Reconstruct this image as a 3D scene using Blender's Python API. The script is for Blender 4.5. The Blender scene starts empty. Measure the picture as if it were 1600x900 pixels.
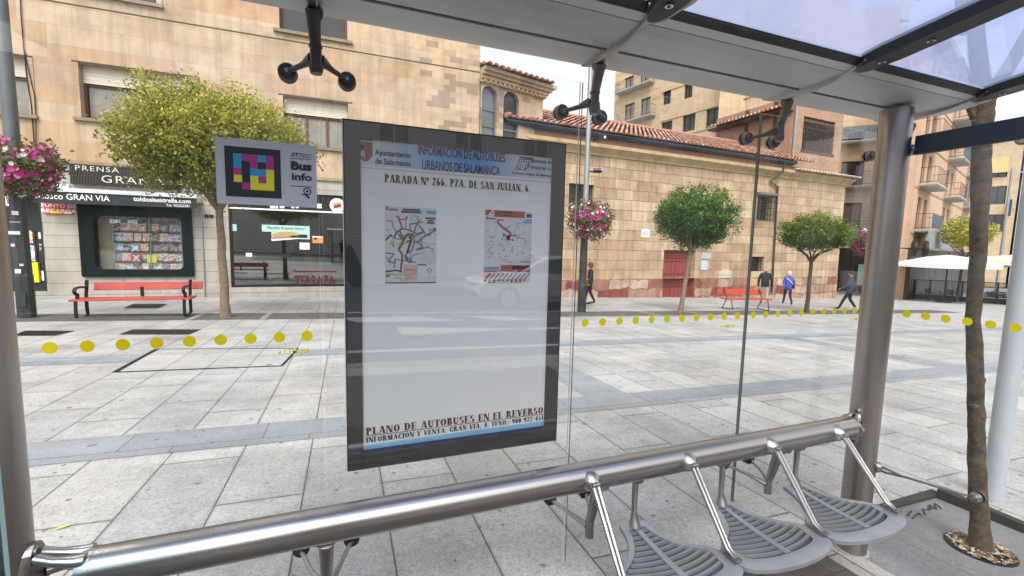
import bpy, bmesh, math, random
from mathutils import Vector, Matrix
random.seed(7)
R = math.radians
scene = bpy.context.scene
COL = scene.collection

# ------------------------------------------------------------------ camera, sky, sun, exposure
F_PX, CZ = 688.0, 1.65
yaw, pitch, roll = R(20.82), R(5.61), R(1.32)
cy, sy, cp, sp, cr, sr = math.cos(yaw), math.sin(yaw), math.cos(pitch), math.sin(pitch), math.cos(roll), math.sin(roll)
RM = Matrix(((cr, -sr, 0), (sr, cr, 0), (0, 0, 1))) @ Matrix(((1, 0, 0), (0, cp, -sp), (0, sp, cp))) @ Matrix(((cy, -sy, 0), (0, 0, -1), (sy, cy, 0)))
CAM = Vector((0, 0, CZ))
cd = bpy.data.cameras.new('camera'); cam = bpy.data.objects.new('camera', cd); COL.objects.link(cam)
cd.sensor_width = 36; cd.lens = 36 * F_PX / 1600; cd.clip_start = .02; cd.clip_end = 2000
mw = Matrix((RM[0], -RM[1], -RM[2])).transposed().to_4x4(); mw.translation = CAM
cam.matrix_world = mw
scene.camera = cam
W = bpy.data.worlds.new('World'); scene.world = W; W.use_nodes = True
wn = W.node_tree; bg = wn.nodes['Background']
sky = wn.nodes.new('ShaderNodeTexSky'); sky.sky_type = 'NISHITA'; sky.sun_disc = False
SUN_EL, SUN_AZ = R(52), R(205)          # azimuth clockwise from +Y
sky.sun_elevation = SUN_EL; sky.sun_rotation = SUN_AZ; sky.air_density = 1.0; sky.dust_density = 4.0
hs = wn.nodes.new('ShaderNodeHueSaturation'); hs.inputs['Saturation'].default_value = .13; hs.inputs['Value'].default_value = 1.75
wn.links.new(sky.outputs[0], hs.inputs['Color']); wn.links.new(hs.outputs[0], bg.inputs[0]); bg.inputs[1].default_value = .15
sl = bpy.data.lights.new('sun', 'SUN'); sl.energy = 1.5; sl.angle = R(25); sl.color = (1, .97, .92)
so = bpy.data.objects.new('sun', sl); COL.objects.link(so)
sd = Vector((math.sin(SUN_AZ) * math.cos(SUN_EL), math.cos(SUN_AZ) * math.cos(SUN_EL), math.sin(SUN_EL)))
so.rotation_euler = sd.to_track_quat('Z', 'Y').to_euler(); so.location = (0, 0, 30)
scene.view_settings.view_transform = 'Standard'; scene.view_settings.look = 'None'
scene.view_settings.exposure = .25; scene.view_settings.gamma = 1
scene.render.engine = 'CYCLES'
cyc = scene.cycles
cyc.use_denoising = True; cyc.max_bounces = 8; cyc.transparent_max_bounces = 24; cyc.caustics_reflective = False; cyc.caustics_refractive = False
cyc.sample_clamp_indirect = 6

# ------------------------------------------------------------------ geometry of the photograph -> places in the world
GA, GB, GC = .127, -.028, -.035          # the square falls gently to the right and away
def gz(x, y): return GA + GB * x + GC * y
RT = RM.transposed()
def ray(x, y): return RT @ Vector(((x - 800) / F_PX, (y - 450) / F_PX, 1))
def G(x, y):
    d = ray(x, y); return CAM + d * ((GA - CZ) / (d.z - GB * d.x - GC * d.y))
def onY(x, y, Y): d = ray(x, y); return CAM + d * (Y / d.y)
def onX(x, y, X): d = ray(x, y); return CAM + d * (X / d.x)
def onZ(x, y, Z): d = ray(x, y); return CAM + d * ((Z - CZ) / d.z)
class Frame:
    """a building's own axes: u along its front, w into it, z up from its base"""
    def __init__(s, o, ang, base):
        s.o = Vector((o[0], o[1], base)); s.a = R(ang); s.base = base
        s.n = Vector((-math.sin(s.a), math.cos(s.a), 0)); s.t = Vector((math.cos(s.a), math.sin(s.a), 0))
    def loc(s, x, y, w=0):
        d = ray(x, y); p = CAM + d * (((s.o - CAM).dot(s.n) + w) / d.dot(s.n))
        return ((p - s.o).dot(s.t), p.z - s.base)

# ------------------------------------------------------------------ materials
MATS = {}
def nt(name):
    m = bpy.data.materials.new(name); m.use_nodes = True
    return m, m.node_tree, m.node_tree.nodes['Principled BSDF']
def N(t, kind, **kw):
    n = t.nodes.new('ShaderNode' + kind)
    for k, v in kw.items():
        if k in n.inputs.keys(): n.inputs[k].default_value = v
        else: setattr(n, k, v)
    return n
def mixc(t, fac, a, b, mode='MIX'):
    m = t.nodes.new('ShaderNodeMix'); m.data_type = 'RGBA'; m.blend_type = mode
    for i, v in ((0, fac), (6, a), (7, b)):
        if hasattr(v, 'is_output'): t.links.new(v, m.inputs[i])
        else: m.inputs[i].default_value = v if not isinstance(v, tuple) or len(v) == 4 else v + (1,)
    return m.outputs[2]
def ramp(t, src, *stops):
    r = t.nodes.new('ShaderNodeValToRGB'); t.links.new(src, r.inputs[0])
    while len(r.color_ramp.elements) < len(stops): r.color_ramp.elements.new(.5)
    for e, (p, c) in zip(r.color_ramp.elements, stops):
        e.position = p; e.color = (c if isinstance(c, tuple) else (c, c, c)) + (1,)
    return r.outputs[0]
def coords(t, kind='Object', swap=None, scale=(1, 1, 1), loc=(0, 0, 0)):
    tc = t.nodes.new('ShaderNodeTexCoord'); o = tc.outputs[kind]
    if swap:
        s = t.nodes.new('ShaderNodeSeparateXYZ'); c = t.nodes.new('ShaderNodeCombineXYZ'); t.links.new(o, s.inputs[0])
        for i, ch in enumerate(swap):
            if ch != '0': t.links.new(s.outputs['xyz'.index(ch)], c.inputs[i])
        o = c.outputs[0]
    m = t.nodes.new('ShaderNodeMapping'); m.inputs['Scale'].default_value = scale; m.inputs['Location'].default_value = loc
    t.links.new(o, m.inputs[0]); return m.outputs[0]
def noise(t, vec, scale, detail=4, rough=.6):
    n = N(t, 'TexNoise', Scale=scale, Detail=detail, Roughness=rough); t.links.new(vec, n.inputs['Vector']); return n.outputs['Fac']
def bump(t, b, h, s=.3, d=.01):
    n = t.nodes.new('ShaderNodeBump'); n.inputs['Strength'].default_value = s; n.inputs['Distance'].default_value = d
    t.links.new(h, n.inputs['Height']); t.links.new(n.outputs[0], b.inputs['Normal'])
def mat(name, col, rough=.6, metal=0, var=.18, scale=6, bmp=0, spec=.5, coat=0):
    """plain material with a little unevenness of colour, gloss and surface"""
    if name in MATS: return MATS[name]
    m, t, b = nt(name); v = coords(t)
    n = noise(t, v, scale, 5)
    f = ramp(t, n, (.25, 1 - var), (.75, 1 + var * .6))
    c = mixc(t, 1.0, col, f, 'MULTIPLY'); t.links.new(c, b.inputs['Base Color'])
    b.inputs['Metallic'].default_value = metal; b.inputs['Specular IOR Level'].default_value = spec
    rr = ramp(t, noise(t, v, scale * 2.3), (.3, max(.03, rough - .07)), (.7, min(1, rough + .09))); t.links.new(rr, b.inputs['Roughness'])
    if coat: b.inputs['Coat Weight'].default_value = coat
    if bmp: bump(t, b, noise(t, v, scale * 6), bmp)
    MATS[name] = m; return m
def glass(name, tint=(.96, .98, .97), f0=.045, rough=.0, mult=1.0, haze=0, dirt=0):
    """thin architectural glass: see-through plus mirror by viewing angle"""
    m, t, b = nt(name); t.nodes.remove(b); out = t.nodes['Material Output']
    lw = N(t, 'LayerWeight', Blend=.5)
    pw = N(t, 'Math', operation='POWER'); t.links.new(lw.outputs['Facing'], pw.inputs[0]); pw.inputs[1].default_value = 4.5
    ml = N(t, 'Math', operation='MULTIPLY_ADD'); t.links.new(pw.outputs[0], ml.inputs[0]); ml.inputs[1].default_value = (1 - f0) * mult; ml.inputs[2].default_value = f0
    tr = t.nodes.new('ShaderNodeBsdfTransparent'); tr.inputs[0].default_value = tint + (1,)
    gl = t.nodes.new('ShaderNodeBsdfGlossy'); gl.inputs['Roughness'].default_value = rough; gl.inputs[0].default_value = (1, 1, 1, 1)
    a = tr.outputs[0]
    if haze:
        df = t.nodes.new('ShaderNodeBsdfTranslucent'); df.inputs[0].default_value = (.56, .62, .80, 1)
        x = t.nodes.new('ShaderNodeMixShader'); x.inputs[0].default_value = haze; t.links.new(a, x.inputs[1]); t.links.new(df.outputs[0], x.inputs[2]); a = x.outputs[0]
    if dirt:
        dd = t.nodes.new('ShaderNodeBsdfDiffuse'); dd.inputs[0].default_value = (.62, .62, .60, 1); tl2 = t.nodes.new('ShaderNodeBsdfTranslucent'); tl2.inputs[0].default_value = (.62, .62, .60, 1)
        y2 = t.nodes.new('ShaderNodeMixShader'); t.links.new(dd.outputs[0], y2.inputs[1]); t.links.new(tl2.outputs[0], y2.inputs[2])
        nn_ = ramp(t, noise(t, coords(t, scale=(1.2, 1.2, .35)), 2.6, 7, .72), (.42, 0.0), (.62, dirt * .35), (.80, dirt)); x2 = t.nodes.new('ShaderNodeMixShader'); t.links.new(nn_, x2.inputs[0]); t.links.new(a, x2.inputs[1]); t.links.new(y2.outputs[0], x2.inputs[2]); a = x2.outputs[0]
    mx = t.nodes.new('ShaderNodeMixShader'); t.links.new(ml.outputs[0], mx.inputs[0]); t.links.new(a, mx.inputs[1]); t.links.new(gl.outputs[0], mx.inputs[2])
    t.links.new(mx.outputs[0], out.inputs[0]); MATS[name] = m; return m
def ashlar(name, c1, c2, cm, bw, rh, mortar=.008, stain=.35, swap='xz0', off=.5, bmp=.4, extra=None, freq=2, squash=1.0, rough=.85, stainscale=.8, wob_=0):
    """coursed stone or brick with uneven blocks, weather stains and pitted faces"""
    m, t, b = nt(name); v = coords(t, swap=swap)
    if wob_:
        wob = N(t, 'TexNoise', Scale=2.6, Detail=3); t.links.new(v, wob.inputs['Vector']); ws = N(t, 'VectorMath', operation='SUBTRACT'); t.links.new(wob.outputs['Color'], ws.inputs[0]); ws.inputs[1].default_value = (.5, .5, .5)
        wm = N(t, 'VectorMath', operation='MULTIPLY_ADD'); t.links.new(ws.outputs[0], wm.inputs[0]); wm.inputs[1].default_value = (wob_, wob_, 0); t.links.new(v, wm.inputs[2]); v = wm.outputs[0]
    br = N(t, 'TexBrick', Scale=1.0, offset=off, offset_frequency=freq, squash=squash, squash_frequency=3)
    br.inputs['Color1'].default_value = c1 + (1,); br.inputs['Color2'].default_value = c2 + (1,); br.inputs['Mortar'].default_value = cm + (1,)
    br.inputs['Mortar Size'].default_value = mortar; br.inputs['Mortar Smooth'].default_value = .2
    br.inputs['Brick Width'].default_value = bw; br.inputs['Row Height'].default_value = rh
    t.links.new(v, br.inputs['Vector'])
    col = br.outputs['Color']
    if extra:   # odd blocks of another colour
        br2 = N(t, 'TexBrick', Scale=1.0, offset=off, offset_frequency=freq, squash=squash, squash_frequency=3)
        br2.inputs['Color1'].default_value = (0, 0, 0, 1); br2.inputs['Color2'].default_value = (1, 1, 1, 1); br2.inputs['Mortar'].default_value = (0, 0, 0, 1)
        br2.inputs['Mortar Size'].default_value = mortar; br2.inputs['Brick Width'].default_value = bw; br2.inputs['Row Height'].default_value = rh
        mp = N(t, 'Mapping'); mp.inputs['Location'].default_value = (bw * 14, rh * 22, 0); t.links.new(v, mp.inputs[0]); t.links.new(mp.outputs[0], br2.inputs['Vector'])
        col = mixc(t, ramp(t, br2.outputs['Color'], (.62, 0.0), (.78, .85)), col, extra)
    st = noise(t, v, stainscale, 8, .7)
    col = mixc(t, 1.0, col, ramp(t, st, (.25, 1 - stain), (.55, 1.0), (.85, 1.12)), 'MULTIPLY')
    vs = coords(t, swap=swap, scale=(3.0, .22, 1))
    col = mixc(t, 1.0, col, ramp(t, noise(t, vs, 1.4, 5), (.3, 1 - stain * .55), (.6, 1.03)), 'MULTIPLY')
    fine = noise(t, v, 38, 4, .7)
    col = mixc(t, 1.0, col, ramp(t, fine, (.2, .84), (.8, 1.1)), 'MULTIPLY')
    t.links.new(col, b.inputs['Base Color']); b.inputs['Roughness'].default_value = rough; b.inputs['Specular IOR Level'].default_value = .25
    h = N(t, 'Math', operation='MULTIPLY_ADD'); t.links.new(br.outputs['Fac'], h.inputs[0]); h.inputs[1].default_value = -1.2; t.links.new(fine, h.inputs[2])
    bump(t, b, h.outputs[0], bmp, .012)
    MATS[name] = m; return m
def slabs(name, c1, c2, cm, bw, rh, mortar=.006, loc=(0, 0, 0), swap='yx0', gum=1.0, speck=.3, stain=.25, warm=(1.06, 1, .93)):
    """granite paving: slabs of uneven tone, speckle, worn stains, spots of old gum"""
    m, t, b = nt(name); v = coords(t, swap=swap, loc=loc); o = coords(t)
    br = N(t, 'TexBrick', Scale=1.0, offset=.37, offset_frequency=2)
    br.inputs['Color1'].default_value = c1 + (1,); br.inputs['Color2'].default_value = c2 + (1,); br.inputs['Mortar'].default_value = cm + (1,)
    br.inputs['Mortar Size'].default_value = mortar; br.inputs['Mortar Smooth'].default_value = .3
    br.inputs['Brick Width'].default_value = bw; br.inputs['Row Height'].default_value = rh; t.links.new(v, br.inputs['Vector'])
    col = br.outputs['Color']
    col = mixc(t, 1.0, col, ramp(t, noise(t, o, 70, 3, .75), (.30, 1 - speck), (.48, 1.0), (.72, 1 + speck * .55)), 'MULTIPLY')
    col = mixc(t, 1.0, col, ramp(t, noise(t, o, 24, 4, .8), (.32, 1 - speck * .5), (.5, 1.0), (.7, 1 + speck * .2)), 'MULTIPLY')
    jd = N(t, 'TexBrick', Scale=1.0, offset=.37, offset_frequency=2); jd.inputs['Mortar Size'].default_value = mortar * 5; jd.inputs['Mortar Smooth'].default_value = 1.0; jd.inputs['Brick Width'].default_value = bw; jd.inputs['Row Height'].default_value = rh; t.links.new(v, jd.inputs['Vector'])
    gm = N(t, 'Math', operation='MULTIPLY'); t.links.new(jd.outputs['Fac'], gm.inputs[0]); t.links.new(ramp(t, noise(t, o, 2.2, 5), (.35, 0.0), (.7, .55)), gm.inputs[1]); col = mixc(t, gm.outputs[0], col, (.17, .16, .15))
    col = mixc(t, 1.0, col, ramp(t, noise(t, o, .9, 8, .7), (.28, 1 - stain), (.55, 1.0), (.8, 1.05)), 'MULTIPLY')
    col = mixc(t, 1.0, col, ramp(t, noise(t, coords(t, scale=(.5, 2.5, 1)), 1.3, 6, .7), (.3, .86), (.6, 1.02)), 'MULTIPLY')
    col = mixc(t, ramp(t, noise(t, o, .35, 3), (.45, 0.0), (.7, .7)), col, mixc(t, 1.0, col, warm, 'MULTIPLY'))
    for sc, r0, keep in ((2.2, .06, .30), (4.7, .065, .30), (9.0, .085, .40)):
        vo = N(t, 'TexVoronoi', Scale=sc, feature='F1'); 
        ds = N(t, 'TexNoise', Scale=14, Detail=2); t.links.new(o, ds.inputs['Vector'])
        va = N(t, 'VectorMath', operation='SCALE'); t.links.new(ds.outputs['Color'], va.inputs[0]); va.inputs['Scale'].default_value = .035
        ad = N(t, 'VectorMath', operation='ADD'); t.links.new(o, ad.inputs[0]); t.links.new(va.outputs[0], ad.inputs[1]); t.links.new(ad.outputs[0], vo.inputs['Vector'])
        sx = t.nodes.new('ShaderNodeSeparateXYZ'); t.links.new(vo.outputs['Color'], sx.inputs[0])
        pick = N(t, 'Math', operation='GREATER_THAN'); t.links.new(sx.outputs[0], pick.inputs[0]); pick.inputs[1].default_value = keep
        rad = N(t, 'Math', operation='MULTIPLY'); t.links.new(sx.outputs[1], rad.inputs[0]); rad.inputs[1].default_value = r0 * 2.0
        lt = N(t, 'Math', operation='LESS_THAN'); t.links.new(vo.outputs['Distance'], lt.inputs[0]); t.links.new(rad.outputs[0], lt.inputs[1])
        fm = N(t, 'Math', operation='MULTIPLY'); t.links.new(pick.outputs[0], fm.inputs[0]); t.links.new(lt.outputs[0], fm.inputs[1])
        f2 = N(t, 'Math', operation='MULTIPLY'); t.links.new(fm.outputs[0], f2.inputs[0]); f2.inputs[1].default_value = .72 * gum
        col = mixc(t, f2.outputs[0], col, (.10, .10, .105))
    t.links.new(col, b.inputs['Base Color'])
    t.links.new(ramp(t, noise(t, o, 3, 5), (.3, .5), (.7, .78)), b.inputs['Roughness']); b.inputs['Specular IOR Level'].default_value = .35
    h = N(t, 'Math', operation='MULTIPLY_ADD'); t.links.new(br.outputs['Fac'], h.inputs[0]); h.inputs[1].default_value = -2.0; t.links.new(noise(t, o, 90, 3), h.inputs[2])
    bump(t, b, h.outputs[0], .25, .006)
    MATS[name] = m; return m
def attr_mat(name, lo, mid, hi, rough=.6, attr='tone', trans=0, spec=.4, bmp=0):
    """colour chosen per leaf, petal or tile from a stored random tone"""
    m, t, b = nt(name)
    a = N(t, 'Attribute', attribute_name=attr)
    c = ramp(t, a.outputs['Fac'], (.0, lo), (.5, mid), (1.0, hi))
    if bmp:
        o = coords(t); c = mixc(t, 1.0, c, ramp(t, noise(t, o, 9, 5), (.3, .7), (.7, 1.12)), 'MULTIPLY'); bump(t, b, noise(t, o, 40), bmp)
    t.links.new(c, b.inputs['Base Color']); b.inputs['Roughness'].default_value = rough; b.inputs['Specular IOR Level'].default_value = spec
    if trans:
        tl = t.nodes.new('ShaderNodeBsdfTranslucent'); t.links.new(c, tl.inputs[0]); mx = t.nodes.new('ShaderNodeMixShader'); mx.inputs[0].default_value = trans
        t.links.new(b.outputs[0], mx.inputs[1]); t.links.new(tl.outputs[0], mx.inputs[2]); t.links.new(mx.outputs[0], t.nodes['Material Output'].inputs[0])
    MATS[name] = m; return m

def brushed(name, col, rough, sc):
    m, t, b = nt(name); n = noise(t, coords(t, scale=sc), 1.0, 2, .5); t.links.new(mixc(t, 1.0, col, ramp(t, n, (.2, .95), (.8, 1.04)), 'MULTIPLY'), b.inputs['Base Color'])
    n2 = noise(t, coords(t), 1.6, 3, .55); t.links.new(ramp(t, n2, (.25, rough - .03), (.75, rough + .05)), b.inputs['Roughness']); b.inputs['Metallic'].default_value = 1
    b.inputs['Anisotropic'].default_value = .35; MATS[name] = m; return m
STEEL = brushed('brushed steel', (.52, .495, .48), .27, (40, 40, 40))
STEEL_X = brushed('brushed rail steel', (.45, .425, .415), .27, (1.5, 90, 90))
STEEL_Z = brushed('brushed post steel', (.36, .33, .315), .30, (60, 60, 1.2))
STEEL_D = mat('cast steel', (.36, .34, .33), .36, 1, .15, 8)
DARKSTEEL = mat('dark cast metal', (.085, .08, .08), .42, .7, .2, 8)
PANEL = mat('grey roof panel', (.56, .57, .57), .42, .1, .05, 1.2)
STRIP = mat('pale aluminium strip', (.62, .63, .64), .4, .4, .06, 2)
RUBBER = mat('black rubber', (.012, .012, .014), .55)
RAFTER = mat('dark rafter paint', (.026, .026, .032), .42, .1, .12, 4)
SEATM = mat('seat grey casting', (.305, .325, .36), .34, .5, .16, 9)
EDGE = mat('glass edge', (.60, .66, .64), .3, 0, .1)
GLASS = glass('clear glass', (.975, .985, .98), .022, mult=.75, dirt=.05)
TINT = glass('blue tinted glass', (.58, .68, .72), .03, mult=.5)
ROOFG = glass('roof glass', (.665, .715, .86), .03, mult=.5, haze=.30)
CASEG = glass('case glass', (.98, .985, .985), .075, mult=.9)
DARKGLASS = mat('dark window glass', (.02, .024, .026), .04, 0, .2, 1, spec=.9)
WINGLASS = mat('window glass', (.04, .042, .042), .08, 0, .35, .9, spec=.45)
YELLOW, _t, _b = nt('yellow film'); _b.inputs['Base Color'].default_value = (.92, .78, .02, 1); _tl = _t.nodes.new('ShaderNodeBsdfTranslucent'); _tl.inputs[0].default_value = (.97, .86, .02, 1); _mx = _t.nodes.new('ShaderNodeMixShader'); _mx.inputs[0].default_value = .62
_t.links.new(_b.outputs[0], _mx.inputs[1]); _t.links.new(_tl.outputs[0], _mx.inputs[2]); _t.links.new(_mx.outputs[0], _t.nodes['Material Output'].inputs[0])
BLACK = mat('black print', (.012, .012, .014), .5, 0, .05)
WHITE = mat('white print', (.80, .80, .80), .5, 0, .04)
PAPER = mat('paper', (.86, .85, .81), .55, 0, .03)
MAROON = mat('maroon print', (.10, .006, .01), .5, 0, .05)
NAVY = mat('navy print', (.012, .02, .09), .5, 0, .05)
BLUEP = mat('blue print', (.10, .35, .62), .5, 0, .05)
RED = mat('red print', (.55, .03, .03), .5, 0, .08)
SIGNGREY = mat('sign plastic', (.55, .54, .57), .45, 0, .03)
CYAN = mat('cyan print', (.02, .32, .55), .5, 0, .03); MAG = mat('magenta print', (.42, .03, .20), .5, 0, .03); YEL = mat('lemon print', (.80, .70, .02), .5, 0, .03)
FRAMEG = mat('dark grey frame', (.045, .047, .05), .38, .3, .08, 3)
WOODF = mat('brown window wood', (.10, .035, .022), .5, 0, .2, 8)
SHUT = mat('cream roller shutter', (.62, .57, .46), .6, 0, .1, 5)
CURT = mat('net curtain', (.25, .24, .21), .8, 0, .3, 4)
IRON = mat('black iron', (.018, .018, .019), .5, .5, .2, 9)
LAMPP = mat('dark green lamp paint', (.035, .042, .043), .45, .2, .2, 4)
GALV = mat('galvanised steel', (.34, .35, .36), .45, .7, .15, 4)
POLEG = mat('pale grey pole paint', (.42, .45, .49), .45, .1, .08, 3)
REDW = mat('red bench paint', (.46, .06, .042), .5, 0, .2, 5, coat=.15)
BARK = mat('bark', (.075, .058, .042), .95, 0, .55, 14, bmp=.9)
BARK_L = mat('pale bark', (.22, .165, .11), .95, 0, .45, 16, bmp=.8)
SAND = ashlar('sandstone facade', (.50, .365, .248), (.555, .43, .305), (.36, .255, .165), 1.25, .56, .005, .36, extra=(.50, .325, .205), bmp=.22)
SANDR = ashlar('rubbed sandstone', (.50, .36, .235), (.54, .41, .285), (.38, .27, .18), .46, .22, .004, .28, extra=(.30, .225, .17), bmp=.3)
GRAN = ashlar('granite cladding', (.41, .37, .32), (.47, .43, .375), (.09, .08, .07), 1.9, .37, .006, .3, bmp=.15)
CHURCH = ashlar('church stone', (.465, .335, .215), (.57, .435, .29), (.25, .175, .11), 1.0, .50, .012, .46, extra=(.43, .285, .185), bmp=.9, squash=1.3, wob_=.07)
PLINTH = ashlar('red church footing', (.25, .06, .05), (.60, .44, .33), (.26, .18, .12), 1.25, .52, .03, .62, extra=(.56, .36, .22), bmp=1.3, off=.35, squash=1.5, wob_=.42)
BRICK = ashlar('tower brick', (.36, .185, .115), (.44, .25, .16), (.42, .32, .24), .25, .075, .012, .3, bmp=.5)
OCHRE = ashlar('ochre block', (.53, .39, .25), (.57, .44, .295), (.38, .275, .175), 2.2, .55, .006, .2, bmp=.1)
PALEST = ashlar('pale limestone', (.52, .47, .38), (.57, .52, .43), (.22, .2, .17), 1.6, .6, .012, .3, bmp=.2)
SALMON = mat('salmon render', (.55, .36, .245), .9, 0, .15, 1.2, bmp=.1)
CORN = mat('cornice stone', (.46, .34, .19), .9, 0, .35, 2.2, bmp=.5)
CONC = mat('pale concrete', (.40, .39, .37), .9, 0, .3, 3, bmp=.3)
REDDOOR = mat('red door boards', (.25, .045, .045), .6, 0, .25, 3)
BROWNIRON = mat('brown painted metal', (.075, .05, .035), .7, .2, .3, 4)
TILE = attr_mat('clay tile', (.26, .12, .08), (.46, .22, .15), (.58, .38, .29), .85, bmp=.4)
TILE_P = attr_mat('pale tile', (.44, .36, .29), (.60, .52, .45), (.70, .64, .58), .85, bmp=.4)
LEAF_Y = attr_mat('yellow green leaf', (.06, .085, .012), (.27, .27, .03), (.56, .52, .09), .45, trans=.3)
LEAF_G = attr_mat('green leaf', (.012, .05, .012), (.045, .135, .022), (.24, .32, .035), .42, trans=.25)
LEAF_M = attr_mat('mixed leaf', (.018, .055, .014), (.085, .15, .02), (.34, .36, .04), .42, trans=.28)
LEAF_B = attr_mat('basket leaf', (.03, .07, .012), (.10, .15, .02), (.22, .22, .04), .5, trans=.25)
PET_M = attr_mat('magenta petal', (.30, .006, .11), (.52, .012, .22), (.64, .07, .34), .5, trans=.3)
PET_W = attr_mat('white petal', (.66, .62, .62), (.78, .75, .74), (.82, .8, .8), .5, trans=.3)

# ------------------------------------------------------------------ mesh building
class MB:
    def __init__(s): s.v = []; s.f = []; s.m = []; s.mats = []; s.tone = None
    def mi(s, m):
        if m not in s.mats: s.mats.append(m)
        return s.mats.index(m)
    def face(s, pts, m):
        b = len(s.v); s.v += [tuple(p) for p in pts]; s.f.append(tuple(range(b, b + len(pts)))); s.m.append(s.mi(m))
    def add(s, vs, fs, m):
        b = len(s.v); s.v += [tuple(p) for p in vs]; k = s.mi(m)
        for f in fs: s.f.append(tuple(i + b for i in f)); s.m.append(k)
        return s
    def box(s, a, b, m, M=None):
        x0, y0, z0 = a; x1, y1, z1 = b
        vs = [Vector(p) for p in ((x0, y0, z0), (x1, y0, z0), (x1, y1, z0), (x0, y1, z0), (x0, y0, z1), (x1, y0, z1), (x1, y1, z1), (x0, y1, z1))]
        if M: vs = [M @ p for p in vs]
        return s.add(vs, ((0, 3, 2, 1), (4, 5, 6, 7), (0, 1, 5, 4), (1, 2, 6, 5), (2, 3, 7, 6), (3, 0, 4, 7)), m)
    def tube(s, pts, rad, m, n=12, caps=True):
        pts = [Vector(p) for p in pts]; rads = rad if isinstance(rad, (list, tuple)) else [rad] * len(pts)
        vs = []; fs = []; prev = None
        for i, p in enumerate(pts):
            d = (pts[min(i + 1, len(pts) - 1)] - pts[max(i - 1, 0)])
            d = d.normalized() if d.length > 1e-9 else Vector((0, 0, 1))
            if prev is None: a = d.orthogonal().normalized()
            else:
                a = prev - d * prev.dot(d); a = a.normalized() if a.length > 1e-6 else d.orthogonal().normalized()
            prev = a; c = d.cross(a)
            for k in range(n):
                t = 2 * math.pi * k / n; vs.append(p + (a * math.cos(t) + c * math.sin(t)) * rads[i])
        for i in range(len(pts) - 1):
            for k in range(n): fs.append((i * n + k, i * n + (k + 1) % n, (i + 1) * n + (k + 1) % n, (i + 1) * n + k))
        if caps: fs.append(tuple(range(n - 1, -1, -1))); fs.append(tuple((len(pts) - 1) * n + k for k in range(n)))
        return s.add(vs, fs, m)
    def prism(s, poly, o, ex, ey, ez, depth, m, side=None):
        """poly in (ex,ey) from o, thickened by depth along ez"""
        o, ex, ey, ez = Vector(o), Vector(ex), Vector(ey), Vector(ez); n = len(poly)
        a = [o + ex * p[0] + ey * p[1] for p in poly]; b = [p + ez * depth for p in a]
        s.add(a + b, [tuple(range(n)), tuple(range(2 * n - 1, n - 1, -1))], m)
        s.add(a + b, [(i, i + n, (i + 1) % n + n, (i + 1) % n) for i in range(n)], side or m); return s
    def ball(s, c, r, m, nu=12, nv=8, sc=(1, 1, 1)):
        vs = []; fs = []
        for j in range(nv + 1):
            for i in range(nu):
                a, b = 2 * math.pi * i / nu, math.pi * j / nv
                vs.append((c[0] + r * sc[0] * math.sin(b) * math.cos(a), c[1] + r * sc[1] * math.sin(b) * math.sin(a), c[2] + r * sc[2] * math.cos(b)))
        for j in range(nv):
            for i in range(nu): fs.append((j * nu + i, (j + 1) * nu + i, (j + 1) * nu + (i + 1) % nu, j * nu + (i + 1) % nu))
        return s.add(vs, fs, m)
    def build(s, name, parent=None, world=False, smooth=False, bevel=0):
        me = bpy.data.meshes.new(name); me.from_pydata(s.v, [], s.f)
        for m in s.mats: me.materials.append(m)
        me.polygons.foreach_set('material_index', s.m)
        if s.tone is not None:
            at = me.attributes.new('tone', 'FLOAT', 'FACE'); at.data.foreach_set('value', s.tone)
        if smooth:
            me.shade_smooth() if hasattr(me, 'shade_smooth') else None
        me.validate(); me.update()
        o = bpy.data.objects.new(name, me); COL.objects.link(o)
        if smooth and hasattr(me, 'set_sharp_from_angle'): me.set_sharp_from_angle(angle=R(40))
        if parent:
            o.parent = parent
            if world:
                q = parent; off = Vector((0, 0, 0))
                while q: off += q.location; q = q.parent
                o.location = -off
        if bevel:
            bv = o.modifiers.new('bevel', 'BEVEL'); bv.width = bevel; bv.segments = 2; bv.limit_method = 'ANGLE'; bv.angle_limit = R(50)
        return o
def tag(o, label, cat, group=None):
    o['label'] = label; o['category'] = cat
    if group: o['group'] = group
    return o
def thing(name, label, cat, loc=(0, 0, 0), rz=0, group=None):
    o = bpy.data.objects.new(name, None); COL.objects.link(o); o.location = loc; o.rotation_euler = (0, 0, rz); o.empty_display_size = .2
    return tag(o, label, cat, group)
def dup(root, loc, rz, label, group=None):
    r = root.copy(); COL.objects.link(r); r.location = loc; r.rotation_euler = (0, 0, rz); r['label'] = label
    if group: r['group'] = group
    for ch in list(root.children):
        c = ch.copy(); COL.objects.link(c); c.parent = r
        for g in list(ch.children):
            d = g.copy(); COL.objects.link(d); d.parent = c
    return r
def struct(name, mb, **k):
    o = mb.build(name, **k); o['kind'] = 'structure'; return o
def ground_sheet(name, poly, m, lift):
    b = MB(); b.face([(x, y, gz(x, y) + lift) for x, y in poly], m); return struct(name, b)

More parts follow.
